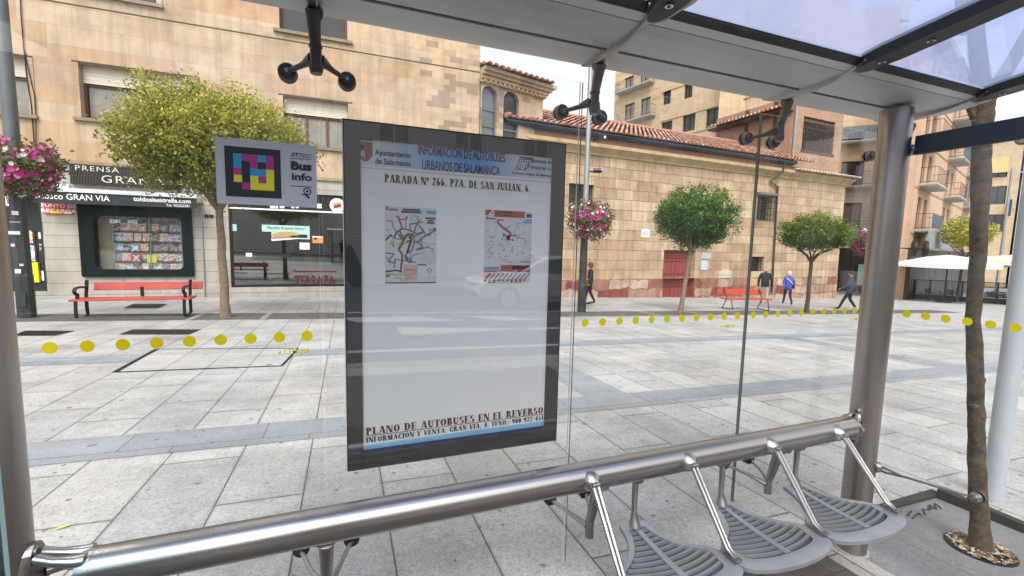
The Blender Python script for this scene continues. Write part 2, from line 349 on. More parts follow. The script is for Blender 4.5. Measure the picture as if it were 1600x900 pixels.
# ------------------------------------------------------------------ lettering
_font = {}
def text(mb, s, o, h, m, ex=(1, 0, 0), ez=(0, 0, 1), bold=0, squeeze=1, align='l', shear=0, track=1, depth=.0008):
    """set plain lettering as thin raised shapes; h = cap height"""
    key = (s, bold, shear, track)
    if key not in _font:
        c = bpy.data.curves.new('lettering', 'FONT'); c.body = s; c.size = 1; c.offset = bold; c.shear = shear; c.space_character = track; c.resolution_u = 3
        ob = bpy.data.objects.new('lettering', c); COL.objects.link(ob)
        bpy.context.view_layer.update()
        me = bpy.data.meshes.new_from_object(ob.evaluated_get(bpy.context.evaluated_depsgraph_get()))
        _font[key] = ([tuple(v.co) for v in me.vertices], [tuple(p.vertices) for p in me.polygons])
        bpy.data.objects.remove(ob); bpy.data.curves.remove(c); bpy.data.meshes.remove(me)
    vs, fs = _font[key]
    if not vs: return 0
    k = h / .70; w = max(v[0] for v in vs) * k * squeeze
    x0 = {'l': 0, 'c': -w / 2, 'r': -w}[align]
    o, ex, ez = Vector(o), Vector(ex), Vector(ez); n = ex.cross(ez) * depth
    mb.add([o + n + ex * (x0 + v[0] * k * squeeze) + ez * (v[1] * k) for v in vs], fs, m); return w
TK, TN = .31, .12
def _bar(x0, y0, x1, y1): return [[(x0, y0), (x1, y0), (x1, y1), (x0, y1)]]
def _ln(x0, y0, x1, y1, w): return [[(x0 - w / 2, y0), (x0 + w / 2, y0), (x1 + w / 2, y1), (x1 - w / 2, y1)]]
def _bowl(cx, cy, rx, ry, a0, a1):
    out = []; n = 10; pr = []
    for i in range(n + 1):
        a = R(a0 + (a1 - a0) * i / n); c, s_ = math.cos(a), math.sin(a)
        pr.append(((cx + rx * c, cy + ry * s_), (cx + (rx - TK) * c, cy + (ry - TN) * s_)))
    for (p, q), (p2, q2) in zip(pr, pr[1:]): out.append([p, p2, q2, q])
    return out
def _stem(x, y0=0, y1=1, s0=1, s1=1, w=TK):
    o = _bar(x - w / 2, y0, x + w / 2, y1)
    if s0: o += _bar(x - w / 2 - .08, y0, x + w / 2 + .08, y0 + .07)
    if s1: o += _bar(x - w / 2 - .08, y1 - .07, x + w / 2 + .08, y1)
    return o
def _O(cx, cy, rx, ry): return _bowl(cx, cy, rx, ry, 102, 258) + _bowl(cx, cy, rx, ry, -78, 78)
GL = {
 'A': (.95, _ln(.12, 0, .46, 1, TN) + _ln(.78, 0, .5, 1, TK) + _bar(.26, .28, .62, .35) + _bar(0, 0, .26, .06) + _bar(.6, 0, .96, .06)),
 'B': (.8, _stem(.2) + _bowl(.36, .74, .34, .26, -82, 82) + _bowl(.36, .26, .4, .27, -82, 82)),
 'C': (.8, _bowl(.44, .5, .43, .51, 40, 320) + _bar(.72, .66, .78, 1) + _bar(.72, 0, .78, .3)),
 'D': (.88, _stem(.2) + _bowl(.36, .5, .48, .5, -84, 84)),
 'E': (.75, _stem(.2) + _bar(.34, .93, .7, 1) + _bar(.34, .47, .6, .54) + _bar(.34, 0, .72, .07) + _bar(.64, .72, .7, 1) + _bar(.66, 0, .72, .28) + _bar(.54, .36, .6, .64)),
 'F': (.72, _stem(.2) + _bar(.34, .93, .7, 1) + _bar(.34, .47, .6, .54) + _bar(.64, .7, .7, 1)),
 'G': (.86, _bowl(.44, .5, .43, .51, 40, 320) + _bar(.62, .0, .82, .42) + _bar(.54, .38, .88, .44) + _bar(.72, .68, .78, 1)),
 'I': (.42, _stem(.2)), 'J': (.6, _stem(.38, .2, 1, 0) + _bowl(.22, .22, .26, .23, 185, 330)),
 'L': (.7, _stem(.2) + _bar(.34, 0, .68, .07) + _bar(.62, 0, .68, .32)),
 'M': (1.05, _stem(.12, w=TN) + _ln(.2, 1, .5, .05, TK) + _ln(.5, .05, .78, 1, TN) + _stem(.86)),
 'N': (.92, _stem(.12, w=TN) + _ln(.2, 1, .72, 0, TK) + _stem(.8, w=TN)),
 'O': (.9, _O(.44, .5, .43, .51)), 'P': (.78, _stem(.2) + _bowl(.36, .72, .38, .28, -86, 86)),
 'R': (.9, _stem(.2) + _bowl(.36, .74, .36, .26, -86, 86) + _ln(.76, 0, .5, .46, TK) + _bar(.62, 0, .92, .06)),
 'S': (.7, _bowl(.35, .74, .32, .27, 60, 250) + _bowl(.35, .27, .33, .28, -120, 75) + _bar(.58, .7, .64, 1) + _bar(.04, 0, .1, .3)),
 'T': (.8, _stem(.4, 0, .9, 1, 0) + _bar(.04, .93, .27, 1) + _bar(.31, .93, .76, 1) + _bar(.02, .7, .09, 1) + _bar(.71, .7, .78, 1)),
 'U': (.88, _stem(.2, .25, 1, 0) + _stem(.72, .25, 1, 0, w=TN) + _bowl(.43, .27, .33, .28, 190, 350)),
 'V': (.9, _ln(.44, 0, .2, 1, TK) + _ln(.5, 0, .76, 1, TN) + _bar(.02, .94, .36, 1) + _bar(.62, .94, .9, 1)),
 'Y': (.86, _ln(.4, .45, .18, 1, TK) + _ln(.46, .45, .72, 1, TN) + _stem(.43, 0, .42, 1, 0) + _bar(.0, .94, .34, 1) + _bar(.58, .94, .86, 1)),
 'Z': (.75, _bar(.06, .93, .7, 1) + _ln(.18, .07, .58, .93, TK) + _bar(.06, 0, .72, .07) + _bar(.06, .7, .12, 1) + _bar(.66, 0, .72, .3)),
 '0': (.72, _O(.34, .5, .33, .51)), '1': (.5, _stem(.26, s1=0) + _bar(.06, .86, .2, .92)),
 '2': (.72, _bowl(.34, .72, .32, .29, -10, 170) + _ln(.14, .07, .52, .62, TK * .8) + _bar(.04, 0, .66, .1) + _bar(.6, 0, .66, .26)),
 '4': (.76, _ln(.08, .3, .42, 1, TN) + _bar(.02, .24, .7, .32) + _stem(.5, 0, 1, 1, 0)),
 '5': (.7, _bar(.1, .9, .62, 1) + _bar(.1, .52, .17, 1) + _bowl(.32, .31, .33, .32, -150, 130)),
 '6': (.72, _O(.34, .3, .33, .31) + _bowl(.42, .5, .41, .51, 85, 180)),
 '9': (.72, _O(.34, .7, .33, .31) + _bowl(.26, .5, .41, .51, -95, 0)),
 'º': (.45, _O(.2, .78, .22, .2) + _bar(.04, .46, .36, .52)), '.': (.32, _bar(.06, 0, .24, .18)), ',': (.32, _bar(.06, 0, .24, .18) + _ln(.1, -.16, .18, 0, .08)),
 ':': (.32, _bar(.06, 0, .24, .18) + _bar(.06, .48, .24, .66)), ' ': (.42, []),
 'Á': None, 'Í': None, 'Ó': None}
for ac, b_ in (('Á', 'A'), ('Í', 'I'), ('Ó', 'O')): GL[ac] = (GL[b_][0], GL[b_][1] + _ln(GL[b_][0] / 2 - .02, 1.06, GL[b_][0] / 2 + .12, 1.24, .1))
def stencil(mb, s, x0, x1, z, h, m, Y, slant=0):
    """stencil slab lettering from x0 to x1 on the plane Y, facing -Y"""
    tot = sum(GL[c][0] + .1 for c in s); k = (x1 - x0) / tot; x = x0
    for c in s:
        for q in GL[c][1]: mb.face([(x + p[0] * k, Y, z + slant * (x - x0) + p[1] * h) for p in q], m)
        x += (GL[c][0] + .1) * k

# ------------------------------------------------------------------ the square
PAVE = slabs('granite paving', (.375, .375, .385), (.46, .457, .455), (.075, .075, .075), 1.12, .485, .005, loc=(.39, .27, 0), speck=.42, stain=.36)
BAND = slabs('blue grey band', (.25, .275, .31), (.295, .32, .35), (.11, .11, .12), .97, .5, .004, loc=(.3, 0, 0), swap='xy0', warm=(1, 1, 1))
COB = slabs('dark setts', (.10, .10, .105), (.15, .148, .145), (.05, .05, .05), .2, .1, .012, gum=.2)
PAVER = slabs('brown pavers', (.085, .07, .06), (.135, .112, .096), (.045, .04, .035), .21, .105, .008, swap='xy0', gum=.4)
SLAB = slabs('tree slab stone', (.20, .20, .215), (.235, .235, .25), (.12, .12, .12), 3.0, 3.0, .004, gum=.9)
KERB = slabs('kerb stone', (.34, .33, .32), (.40, .39, .37), (.1, .1, .1), .9, .5, .006)
ASPH = mat('asphalt', (.055, .055, .057), .85, 0, .25, 5, bmp=.4)
ROADW = mat('road paint', (.52, .52, .51), .7, 0, .15, 6)
g = MB(); g.face([(x, y, gz(x, y)) for x, y in ((-140, -1.9), (140, -1.9), (140, 140), (-140, 140))], PAVE); struct('ground', g)
for i, (nm, poly, m, l) in enumerate((
    ('paving_band', ((-13, 3.88), (30, 3.88), (30, 4.36), (-13, 4.36)), BAND, .004),
    ('paving_band', ((-13, 7.28), (30, 7.28), (30, 7.76), (-13, 7.76)), BAND, .004),
    ('paving_band', ((2.62, 4.36), (3.18, 4.36), (3.18, 7.28), (2.62, 7.28)), BAND, .004),
    ('paving_band', ((9.6, 4.36), (10.15, 4.36), (10.15, 7.28), (9.6, 7.28)), BAND, .004),
    ('setts_strip', ((-16, 11.6), (27, 11.6), (27, 12.85), (-16, 12.85)), COB, .004),
    ('footpath', ((-6, -1.6), (2.42, -1.6), (2.42, 1.52), (-6, 1.52)), PAVER, .004),
    ('kerb_strip', ((2.42, -1.6), (2.6, -1.6), (2.6, 1.72), (2.42, 1.72)), KERB, .004),
    ('tree_slab', ((2.6, -1.6), (3.82, -1.6), (3.82, 1.68), (2.6, 1.68)), SLAB, .004))):
    ground_sheet(nm, poly, m, l)
# pale cross joints that cut the strip of setts by the trees
for x in (-3.35, -1.9, 9.6, 11.6, 16.3, 18.4):
    ground_sheet('paving_joint', ((x, 11.55), (x + .12, 11.55), (x + .12, 12.9), (x, 12.9)), KERB, .009)
# steel edging round the tree slab, with the square joint across it
b = MB()
for (x0, y0, x1, y1) in ((2.6, 1.66, 3.875, 1.715), (3.82, -1.6, 3.875, 1.66)):
    z = gz((x0 + x1) / 2, (y0 + y1) / 2); b.box((x0, y0, z - .05), (x1, y1, z + .016), mat('dull edging steel', (.05, .042, .036), .7, .3, .3, 8))
struct('slab_edging', b)
# graffiti scratched in black on the slab
b = MB()
GRAF = [((1417, 808), (1425, 800)), ((1425, 812), (1436, 803)), ((1436, 803), (1440, 808)), ((1446, 806), (1441, 797)), ((1441, 797), (1450, 799)), ((1450, 799), (1452, 793)), ((1455, 799), (1452, 790)), ((1452, 790), (1461, 797)), ((1463, 798), (1460, 788)), ((1460, 788), (1466, 792)), ((1466, 792), (1471, 797))]
for p, q in GRAF:
    p, q = G(*p), G(*q); d = (q - p).normalized(); s = Vector((-d.y, d.x, 0)) * .0045
    b.face([Vector((v.x, v.y, gz(v.x, v.y) + .009)) for v in (p - s, p + s, q + s, q - s)], BLACK)
struct('slab_scribble', b)
# road, kerb and markings behind the shelter
g = MB(); g.face([(x, y, gz(x, -1.9) - .13) for x, y in ((-140, -12.5), (140, -12.5), (140, -2.1), (-140, -2.1))], ASPH); struct('road', g)
g = MB()
for y0, y1 in ((-2.1, -1.9), (-12.7, -12.5)): g.face([(x, y, gz(x, -1.9) + .003) for x, y in ((-140, y0), (140, y0), (140, y1), (-140, y1))], KERB); g.face([(-140, -2.1 if y0 > -5 else -12.5, gz(-140, -1.9) - .14), (140, -2.1 if y0 > -5 else -12.5, gz(140, -1.9) - .14), (140, -2.1 if y0 > -5 else -12.5, gz(140, -1.9) + .003), (-140, -2.1 if y0 > -5 else -12.5, gz(-140, -1.9) + .003)], KERB)
struct('kerb', g)
g = MB(); g.face([(x, y, gz(x, -1.9)) for x, y in ((-140, -80), (140, -80), (140, -12.7), (-140, -12.7))], PAVE); struct('pavement', g)
g = MB()
rz = lambda x: gz(x, -1.9) - .126
for poly in (((-8, -3.3), (12, -3.3), (12, -3.15), (-8, -3.15)), ((.9, -5.1), (3.4, -4.7), (.9, -4.3)), ((3.4, -4.8), (6.0, -4.8), (6.0, -4.6), (3.4, -4.6)), ((-.2, -6.3), (1.5, -6.3), (2.4, -5.7), (.2, -5.7)), ((2.6, -6.3), (3.4, -6.3), (4.4, -5.7), (3.2, -5.7)), ((-12, -7.0), (14, -7.0), (14, -6.86), (-12, -6.86))):
    g.face([(x, y, rz(x)) for x, y in poly], ROADW)
struct('road_marking', g)
# ironwork set in the paving
def grate(pts, m, label, cat='drain grate', slots=True):
    P = [G(*p) for p in pts]; c = sum(P, Vector()) / 4
    t = thing('drain_grate', label, cat, (c.x, c.y, gz(c.x, c.y)))
    b = MB(); f = MB()
    def at(u, v): p = P[0].lerp(P[3], u).lerp(P[1].lerp(P[2], u), v); return p
    f.face([at(u, v) + Vector((0, 0, .006)) for u, v in ((0, 0), (1, 0), (1, 1), (0, 1))], m)
    n = 22 if slots else 0
    for i in range(n):
        u0, u1 = (i + .25) / n, (i + .75) / n
        b.face([at(u, v) + Vector((0, 0, .011)) for u, v in ((u0, .08), (u1, .08), (u1, .92), (u0, .92))], IRON)
    f.build('grate_frame', t, True)
    if slots: b.build('grate_bars', t, True)
GR = mat('rusty grate', (.075, .055, .05), .7, .3, .25, 6)
grate(((185, 523), (208, 515), (315, 515), (295, 523)), GR, 'long brown drain grate set in the paving in front of the left red bench')
grate(((20, 525), (40, 517), (118, 517), (85, 525)), GR, 'brown drain grate in the paving at the foot of the left lamp post')
grate(((192, 482), (209, 475), (262, 475), (247, 482)), mat('dark grate', (.05, .05, .05), .7, .2, .2, 6), 'dark grate in the paving seen under the seat of the left red bench')
P4 = [G(*p) for p in ((180, 582), (245, 546), (466, 545), (440, 572))]; c4 = sum(P4, Vector()) / 4
t = thing('hatch_cover', 'large paved access hatch outlined by a dark metal rim in the square', 'hatch', (c4.x, c4.y, gz(c4.x, c4.y)))
b = MB()
for i in range(4):
    p, q = P4[i], P4[(i + 1) % 4]; d = (q - p).normalized(); s = Vector((-d.y, d.x, 0)) * (.03 if i == 0 else .016)
    b.face([Vector((v.x, v.y, gz(v.x, v.y) + .008)) for v in (p - s, q - s, q + s, p + s)], IRON)
b.build('hatch_rim', t, True)
b = MB(); b.face([Vector((p.x, p.y, gz(p.x, p.y) + .005)) for p in P4], slabs('hatch stone', (.40, .40, .40), (.46, .455, .45), (.14, .14, .14), .9, .485, .005, loc=(.39, .27, 0))); b.build('hatch_panel', t, True)

# ------------------------------------------------------------------ walls with openings
def wall(mb, u0, u1, z0, z1, holes, m, depth=.3, w=0, reveal=None, top=None):
    us = sorted({u0, u1, *[h[0] for h in holes], *[h[1] for h in holes]}); zs = sorted({z0, z1, *[h[2] for h in holes], *[h[3] for h in holes]})
    us = [u for u in us if u0 <= u <= u1]; zs = [z for z in zs if z0 <= z <= z1]
    for a, b_ in zip(us, us[1:]):
        for c, d in zip(zs, zs[1:]):
            mu, mz = (a + b_) / 2, (c + d) / 2
            if any(h[0] < mu < h[1] and h[2] < mz < h[3] for h in holes): continue
            mb.face([(a, w, c), (b_, w, c), (b_, w, d), (a, w, d)], m)
    for a, b_, c, d in [h[:4] for h in holes]:
        rm = reveal or m
        mb.face([(a, w, c), (a, w, d), (a, w + depth, d), (a, w + depth, c)], rm); mb.face([(b_, w, c), (b_, w + depth, c), (b_, w + depth, d), (b_, w, d)], rm)
        mb.face([(a, w, d), (b_, w, d), (b_, w + depth, d), (a, w + depth, d)], rm); mb.face([(a, w, c), (a, w + depth, c), (b_, w + depth, c), (b_, w, c)], rm)
def body(mb, u0, u1, z0, z1, w0, w1, m):
    """sides, back and top of a block whose front is a wall() at w0"""
    mb.face([(u0, w1, z0), (u0, w0, z0), (u0, w0, z1), (u0, w1, z1)], m); mb.face([(u1, w0, z0), (u1, w1, z0), (u1, w1, z1), (u1, w0, z1)], m)
    mb.face([(u1, w1, z0), (u0, w1, z0), (u0, w1, z1), (u1, w1, z1)], m); mb.face([(u0, w0, z1), (u1, w0, z1), (u1, w1, z1), (u0, w1, z1)], m)
def window(par, u0, u1, z0, z1, w, n=3, shut=0, sill=True, frame=WOODF, glassm=None, curt=True, bars=False, fw=.07):
    """a pane set w into the wall, with frame, roller shutter, curtain and sill as its pieces"""
    b = MB(); b.box((u0, w + .06, z0), (u1, w + .075, z1), glassm or WINGLASS); p = b.build('window', par)
    b = MB(); zt = z1 - shut
    for i in range(n + 1):
        u = u0 + (u1 - u0 - fw) * i / n; b.box((u, w, z0), (u + fw, w + .055, zt), frame)
    b.box((u0 + fw, w + .004, z0), (u1 - fw, w + .05, z0 + fw), frame); b.box((u0 + fw, w + .004, zt - fw), (u1 - fw, w + .05, zt), frame); b.build('window_frame', p)
    if shut:
        b = MB(); k = max(3, int(shut / .055))
        for i in range(k):
            za, zb = z1 - shut + shut * i / k, z1 - shut + shut * (i + .86) / k; b.box((u0 + .01, w - .05 + .006 * (i % 2), za), (u1 - .01, w - .01, zb), SHUT)
        b.box((u0 + .01, w - .02, z1 - shut), (u1 - .01, w - .008, z1), SHUT); b.build('roller_shutter', p)
    if sill:
        b = MB(); b.box((u0 - .18, -.10, z0 - .10), (u1 + .18, w - .002, z0 - .003), mat('sill stone', (.26, .20, .15), .85, 0, .3, 3)); b.build('window_sill', p)
    return p
def grille(par, u0, u1, z0, z1, w, nu=5, nz=3, m=IRON, r=.013):
    b = MB()
    for i in range(nu + 1): u = u0 + (u1 - u0) * i / nu; b.tube([(u, w, z0), (u, w, z1)], r, m, 5)
    for i in range(nz + 1): z = z0 + (z1 - z0) * i / nz; b.tube([(u0, w, z), (u1, w, z)], r, m, 5)
    return b.build('window_grille', par)
def balcony(par, u0, u1, z, w0=-.75, h=1.0, step=.13, cloth=False, slab=CONC):
    b = MB(); b.box((u0, w0, z - .16), (u1, -.003, z - .05), slab); b.box((u0 + .06, w0 + .06, z - .24), (u1 - .06, -.004, z - .162), slab); p = b.build('balcony', par)
    b = MB()
    for zz in (z + .06, z + h): b.tube([(u0 + .04, -.01, zz), (u0 + .04, w0 + .04, zz), (u1 - .04, w0 + .04, zz), (u1 - .04, -.01, zz)], .018, IRON, 5)
    n = int((u1 - u0) / step)
    for i in range(n + 1): u = u0 + .04 + (u1 - u0 - .08) * i / n; b.tube([(u, w0 + .04, z + .06), (u, w0 + .04, z + h)], .009, IRON, 4)
    for i in range(1, 5):
        w = w0 + (-w0) * i / 5
        for u in (u0 + .04, u1 - .04): b.tube([(u, w, z + .06), (u, w, z + h)], .009, IRON, 4)
    b.build('balcony_railing', p)
    if cloth:
        b = MB(); b.box((u0 + .05, w0 + .055, z + .1), (u1 - .05, w0 + .07, z + h - .05), mat('balcony screen', (.20, .23, .27), .7, 0, .3, 4)); b.build('balcony_screen', p)
    return p
def tiles(mb, u0, u1, eave_w, eave_z, ridge_w, ridge_z, m, pitch=.29, row=.40, hipL=0, hipR=0, rng=random):
    """barrel tiles in overlapping rows from eave to ridge"""
    L = math.hypot(ridge_w - eave_w, ridge_z - eave_z); dw, dz = (ridge_w - eave_w) / L, (ridge_z - eave_z) / L
    nrm = Vector((0, -dz, dw)); nc = int((u1 - u0) / pitch); nr = int(L / row)
    if mb.tone is None: mb.tone = []
    def P(u, s, h): return Vector((u, eave_w + dw * s, eave_z + dz * s)) + nrm * h
    for c in range(nc):
        u = u0 + (c + .5) * pitch
        ml = L
        if hipL: ml = min(ml, L * (u - u0) / hipL)
        if hipR: ml = min(ml, L * (u1 - u) / hipR)
        mb.face([P(u - pitch / 2, -.05, .0), P(u + pitch / 2, -.05, .0), P(u + pitch / 2, ml, .0), P(u - pitch / 2, ml, .0)], m); mb.tone.append(.0)
        for r in range(nr):
            s0, s1 = r * row - .06, (r + 1) * row + .02
            if s0 > ml: break
            s1 = min(s1, ml + .1); jit = rng.uniform(-.012, .012); ra, rb = pitch * .43, pitch * .36; tn = min(1, max(0, rng.gauss(.52, .36)))
            A = []; B = []
            for k in range(6):
                a = math.pi * k / 5; ca, sa = math.cos(a), math.sin(a)
                A.append(P(u + jit - ca * ra, s0, sa * ra * .72 + .035)); B.append(P(u + jit - ca * rb, s1, sa * rb * .72 + .0))
            for k in range(5): mb.face([A[k], A[k + 1], B[k + 1], B[k]], m); mb.tone.append(tn)
            if r == 0: mb.face(A, m); mb.tone.append(.05)

# ------------------------------------------------------------------ the long sandstone building with the kiosk and the snack bar
FY = 17.6
LB = Frame((0, FY), 0, -.6)
lb = thing('sandstone_building', 'long sandstone building with kiosk and snack bar on its ground floor', 'building', LB.o)
zb = lambda z: z + .6
UPW = [(-11.2, -8.62, zb(5.13), zb(6.76)), (-7.43, -4.75, zb(5.2), zb(6.80)), (-1.93, .17, zb(4.97), zb(6.60)), (-7.2, -5.4, zb(8.86), zb(10.4)), (-1.98, .18, zb(8.76), zb(10.3)), (-15.2, -12.8, zb(5.1), zb(6.7)), (-11.2, -9.2, zb(8.9), zb(10.4))]
ug, = (zb(3.86),)
b = MB(); wall(b, -30, 2.6, ug, zb(13.5), UPW, SAND, .30); body(b, -30, 5.12, zb(-1), zb(13.5), 0, 8, SAND)
b.box((-30, -.06, zb(3.80)), (5.12, -.002, zb(3.9)), mat('ledge stone', (.34, .24, .15), .9, 0, .3, 3)); b.box((-30, -.012, zb(8.43)), (5.12, -.002, zb(8.46)), BROWNIRON)
b.build('wall', lb)
b = MB(); wall(b, 2.6, 5.12, ug, zb(13.5), [], SANDR, .3); b.build('rubbed_wall', lb)
SHOP = (-3.70, .72, zb(-.05), zb(3.30)); KW = (-7.66, -4.80, zb(.36), zb(2.78)); ENT = (-11.5, -8.56, zb(-.15), zb(3.1))
b = MB(); wall(b, -30, 5.12, zb(-1), zb(3.80), [SHOP, KW, ENT], GRAN, .35, w=.01); b.build('base_wall', lb)
for i, h in enumerate(UPW): window(lb, *h, .24, n=2 if i != 2 else 3, shut=(.52 if i in (1, 2, 0) else 0), curt=True)
for h in UPW:   # pale stone surround standing a little proud
    b = MB()
    for a in ((h[0] - .15, h[0] - .002), (h[1] + .002, h[1] + .15)): b.box((a[0], -.02, h[2]), (a[1], -.003, h[3]), SAND)
    b.box((h[0] - .15, -.02, h[3] + .002), (h[1] + .15, -.003, h[3] + .05), BROWNIRON)
    b.build('window_surround', lb)
for h in UPW[:3]:
    b = MB(); rr = random.Random(3)
    n = 22; zt = h[3] - .52
    for k in range(n):
        ua, ub = h[0] + .1 + (h[1] - h[0] - .2) * k / n, h[0] + .1 + (h[1] - h[0] - .2) * (k + 1) / n
        b.face([(ua, .29 + .006 * (k % 2), h[2] + .05), (ub, .29 + .006 * ((k + 1) % 2), h[2] + .05), (ub, .29 + .006 * ((k + 1) % 2), zt), (ua, .29 + .006 * (k % 2), zt)], CURT)
    b.build('net_curtain', lb)
# loose cables down the wall
b = MB()
pts = [LB.loc(*p) for p in ((33, -6), (34, 20), (38, 74), (43, 120), (50, 165), (55, 228))]
b.tube([(u, -.03 - .01 * (i % 2), z) for i, (u, z) in enumerate(pts)], .014, IRON, 6)
pts = [LB.loc(*p) for p in ((38, 74), (46, 110), (55, 150), (58, 200), (57, 229))]
b.tube([(u, -.035 - .01 * (i % 2), z) for i, (u, z) in enumerate(pts)], .012, IRON, 6); b.build('cable', lb)
b = MB(); b.box((-7.75, -.01, zb(4.3)), (-7.72, .0, zb(8.4)), BROWNIRON)
# snack bar shop front
DKF = mat('shop front frame', (.02, .022, .026), .35, .3, .1, 3)
b = MB(); b.box((-3.70, .10, zb(2.72)), (.72, .34, zb(3.30)), DKF); b.box((-3.70, .08, zb(2.66)), (.72, .2, zb(2.715)), WHITE)
sg = b.build('shop_fascia', lb)
b = MB(); c_ = LB.loc(527, 321, .09)
b.tube([(c_[0], .098, c_[1]), (c_[0], .07, c_[1])], .26, WHITE, 24); b.tube([(c_[0] - .13, .068, c_[1] - .03), (c_[0] + .12, .068, c_[1] + .05)], .075, mat('sausage red', (.42, .09, .05), .5, 0, .3, 9), 8); b.tube([(c_[0] - .14, .062, c_[1] + .03), (c_[0] + .1, .062, c_[1] + .1)], .05, mat('bun tan', (.55, .33, .13), .6, 0, .3, 9), 8); b.build('hot_dog_roundel', sg)
b = MB(); wt = MB()
for (x, w_) in ((422, .5), (437, .3), (455, .2), (462, .2), (494, .36)):
    u, z = LB.loc(x, 323, .09); wt = MB(); wt.box((u, .09, z - .05), (u + w_ * .5, .098, z + .11), WHITE); wt.build('fascia_letter', sg)
b = MB(); b.box((-3.62, .16, zb(.04)), (.66, .175, zb(2.66)), glass('shop window pane', (.30, .36, .36), .24, mult=.9)); sp = b.build('shop_window', lb)
b = MB()
for u in (-3.70, .66): b.box((u, .10, zb(-.05)), (u + .07, .2, zb(2.66)), DKF)
b.box((-3.63, .10, zb(-.05)), (.66, .2, zb(.035)), DKF)
b.build('window_frame', sp)
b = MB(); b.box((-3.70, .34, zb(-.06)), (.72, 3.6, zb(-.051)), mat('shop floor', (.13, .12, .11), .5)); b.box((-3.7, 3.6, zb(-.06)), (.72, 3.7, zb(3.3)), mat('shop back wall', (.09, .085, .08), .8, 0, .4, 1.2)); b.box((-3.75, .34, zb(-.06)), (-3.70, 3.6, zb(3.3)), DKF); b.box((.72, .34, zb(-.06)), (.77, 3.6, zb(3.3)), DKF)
for u, w_ in ((-2.9, .12), (-1.0, .5), (-.25, .35)): b.box((u, 2.6, zb(-.05)), (u + w_, 2.9, zb(2.4)), mat('shop pillar', (.17, .16, .155), .7))
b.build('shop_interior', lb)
MINT = mat('mint poster', (.44, .70, .64), .5, 0, .05); 
def px_quad(mb, pts, m, w):
    mb.face([(LB.loc(x, y, w)[0], w, LB.loc(x, y, w)[1]) for x, y in pts][::-1], m)
b = MB()
def pp(x, y): u, z = LB.loc(x, y, .155); return u, z
u0, z0 = pp(409, 351); u1, z1 = pp(484, 374)
zt0 = z0 - .02; ub = pp(424, 360)[0]; zm = pp(424, 362)[1]
b.face([(u0, .152, zm), (u1, .152, zm), (u1, .152, zt0 + .02), (u0, .152, zt0 + .02)], MINT); b.face([(ub, .152, z1), (u1, .152, z1), (u1, .152, zm - .001), (ub, .152, zm - .001)], MINT)
po = b.build('sandwich_poster', lb)
b = MB(); text(b, 'Planchita de Jamón Ibérico', ((u0 + u1) / 2, .149, zt0 - .12), .10, mat('poster lettering', (.06, .09, .09), .6), bold=.012, align='c', squeeze=.78); b.build('poster_lettering', po)
b = MB(); cu = (ub + u1) / 2 - .15; cz = (z1 + zm) / 2 + .03
b.prism([(-.5, -.1), (.35, -.03), (.42, .05), (-.4, 0.0)], (cu, .150, cz - .08), (1, 0, 0), (0, 0, 1), (0, -1, 0), .004, mat('ham pink', (.52, .22, .19), .5, 0, .2, 10)); b.prism([(-.46, 0), (.4, .04), (.42, .12), (.2, .17), (-.2, .16), (-.44, .08)], (cu, .147, cz - .06), (1, 0, 0), (0, 0, 1), (0, -1, 0), .004, mat('bread crust', (.55, .38, .12), .6, 0, .25, 10)); b.prism([(-.5, -.06), (.4, .02), (.4, -.02), (-.44, -.12)], (cu, .146, cz - .12), (1, 0, 0), (0, 0, 1), (0, -1, 0), .004, WHITE)
b.build('sandwich_picture', po)
b = MB(); b.box((u1 - .62, .145, z1 + .05), (u1 - .08, .150, z1 + .17), BLACK); b.build('price_tag', po)
for (x0, y0, x1, y1, m, nm) in ((360, 350, 370, 361, MINT, 'notice'), (384, 395, 394, 401, PAPER, 'notice'), (468, 379, 484, 390, PAPER, 'notice'), (488, 369, 505, 380, mat('orange print', (.75, .30, .09), .5), 'orange_notice'), (440, 397, 456, 403, BLACK, 'hours_sticker')):
    b = MB(); a_, za = pp(x0, y0); c_, zc = pp(x1, y1); b.box((a_, .148, zc), (c_, .154, za), m)
    if nm == 'notice':
        for k in range(4): b.box((a_ + .04, .146, zc + (za - zc) * (.2 + .17 * k)), (c_ - .06, .1475, zc + (za - zc) * (.24 + .17 * k)), SIGNGREY)
    if nm == 'orange_notice': b.box((a_ + .05, .145, zc + .12), (a_ + .16, .1475, za - .05), MAROON); b.box((a_ + .0, .146, za - .04), (c_, .1475, za), PAPER)
    b.build(nm, sp)
b = MB(); u, z = pp(460, 437); u2, z2 = pp(520, 447)   # red lettering on the glass by the floor
wd = text(b, 'TERRAZA', (u, .150, z - .22), .36, mat('dull red film', (.10, .012, .015), .5), bold=.03, squeeze=.62); b.box((u - .12, .147, z - .34), (u + wd + .12, .152, z - .27), MATS['dull red film']); b.box((u - .02, .147, z + .27), (u + wd + .05, .152, z + .32), MATS['dull red film']); b.build('terrace_lettering', sp)
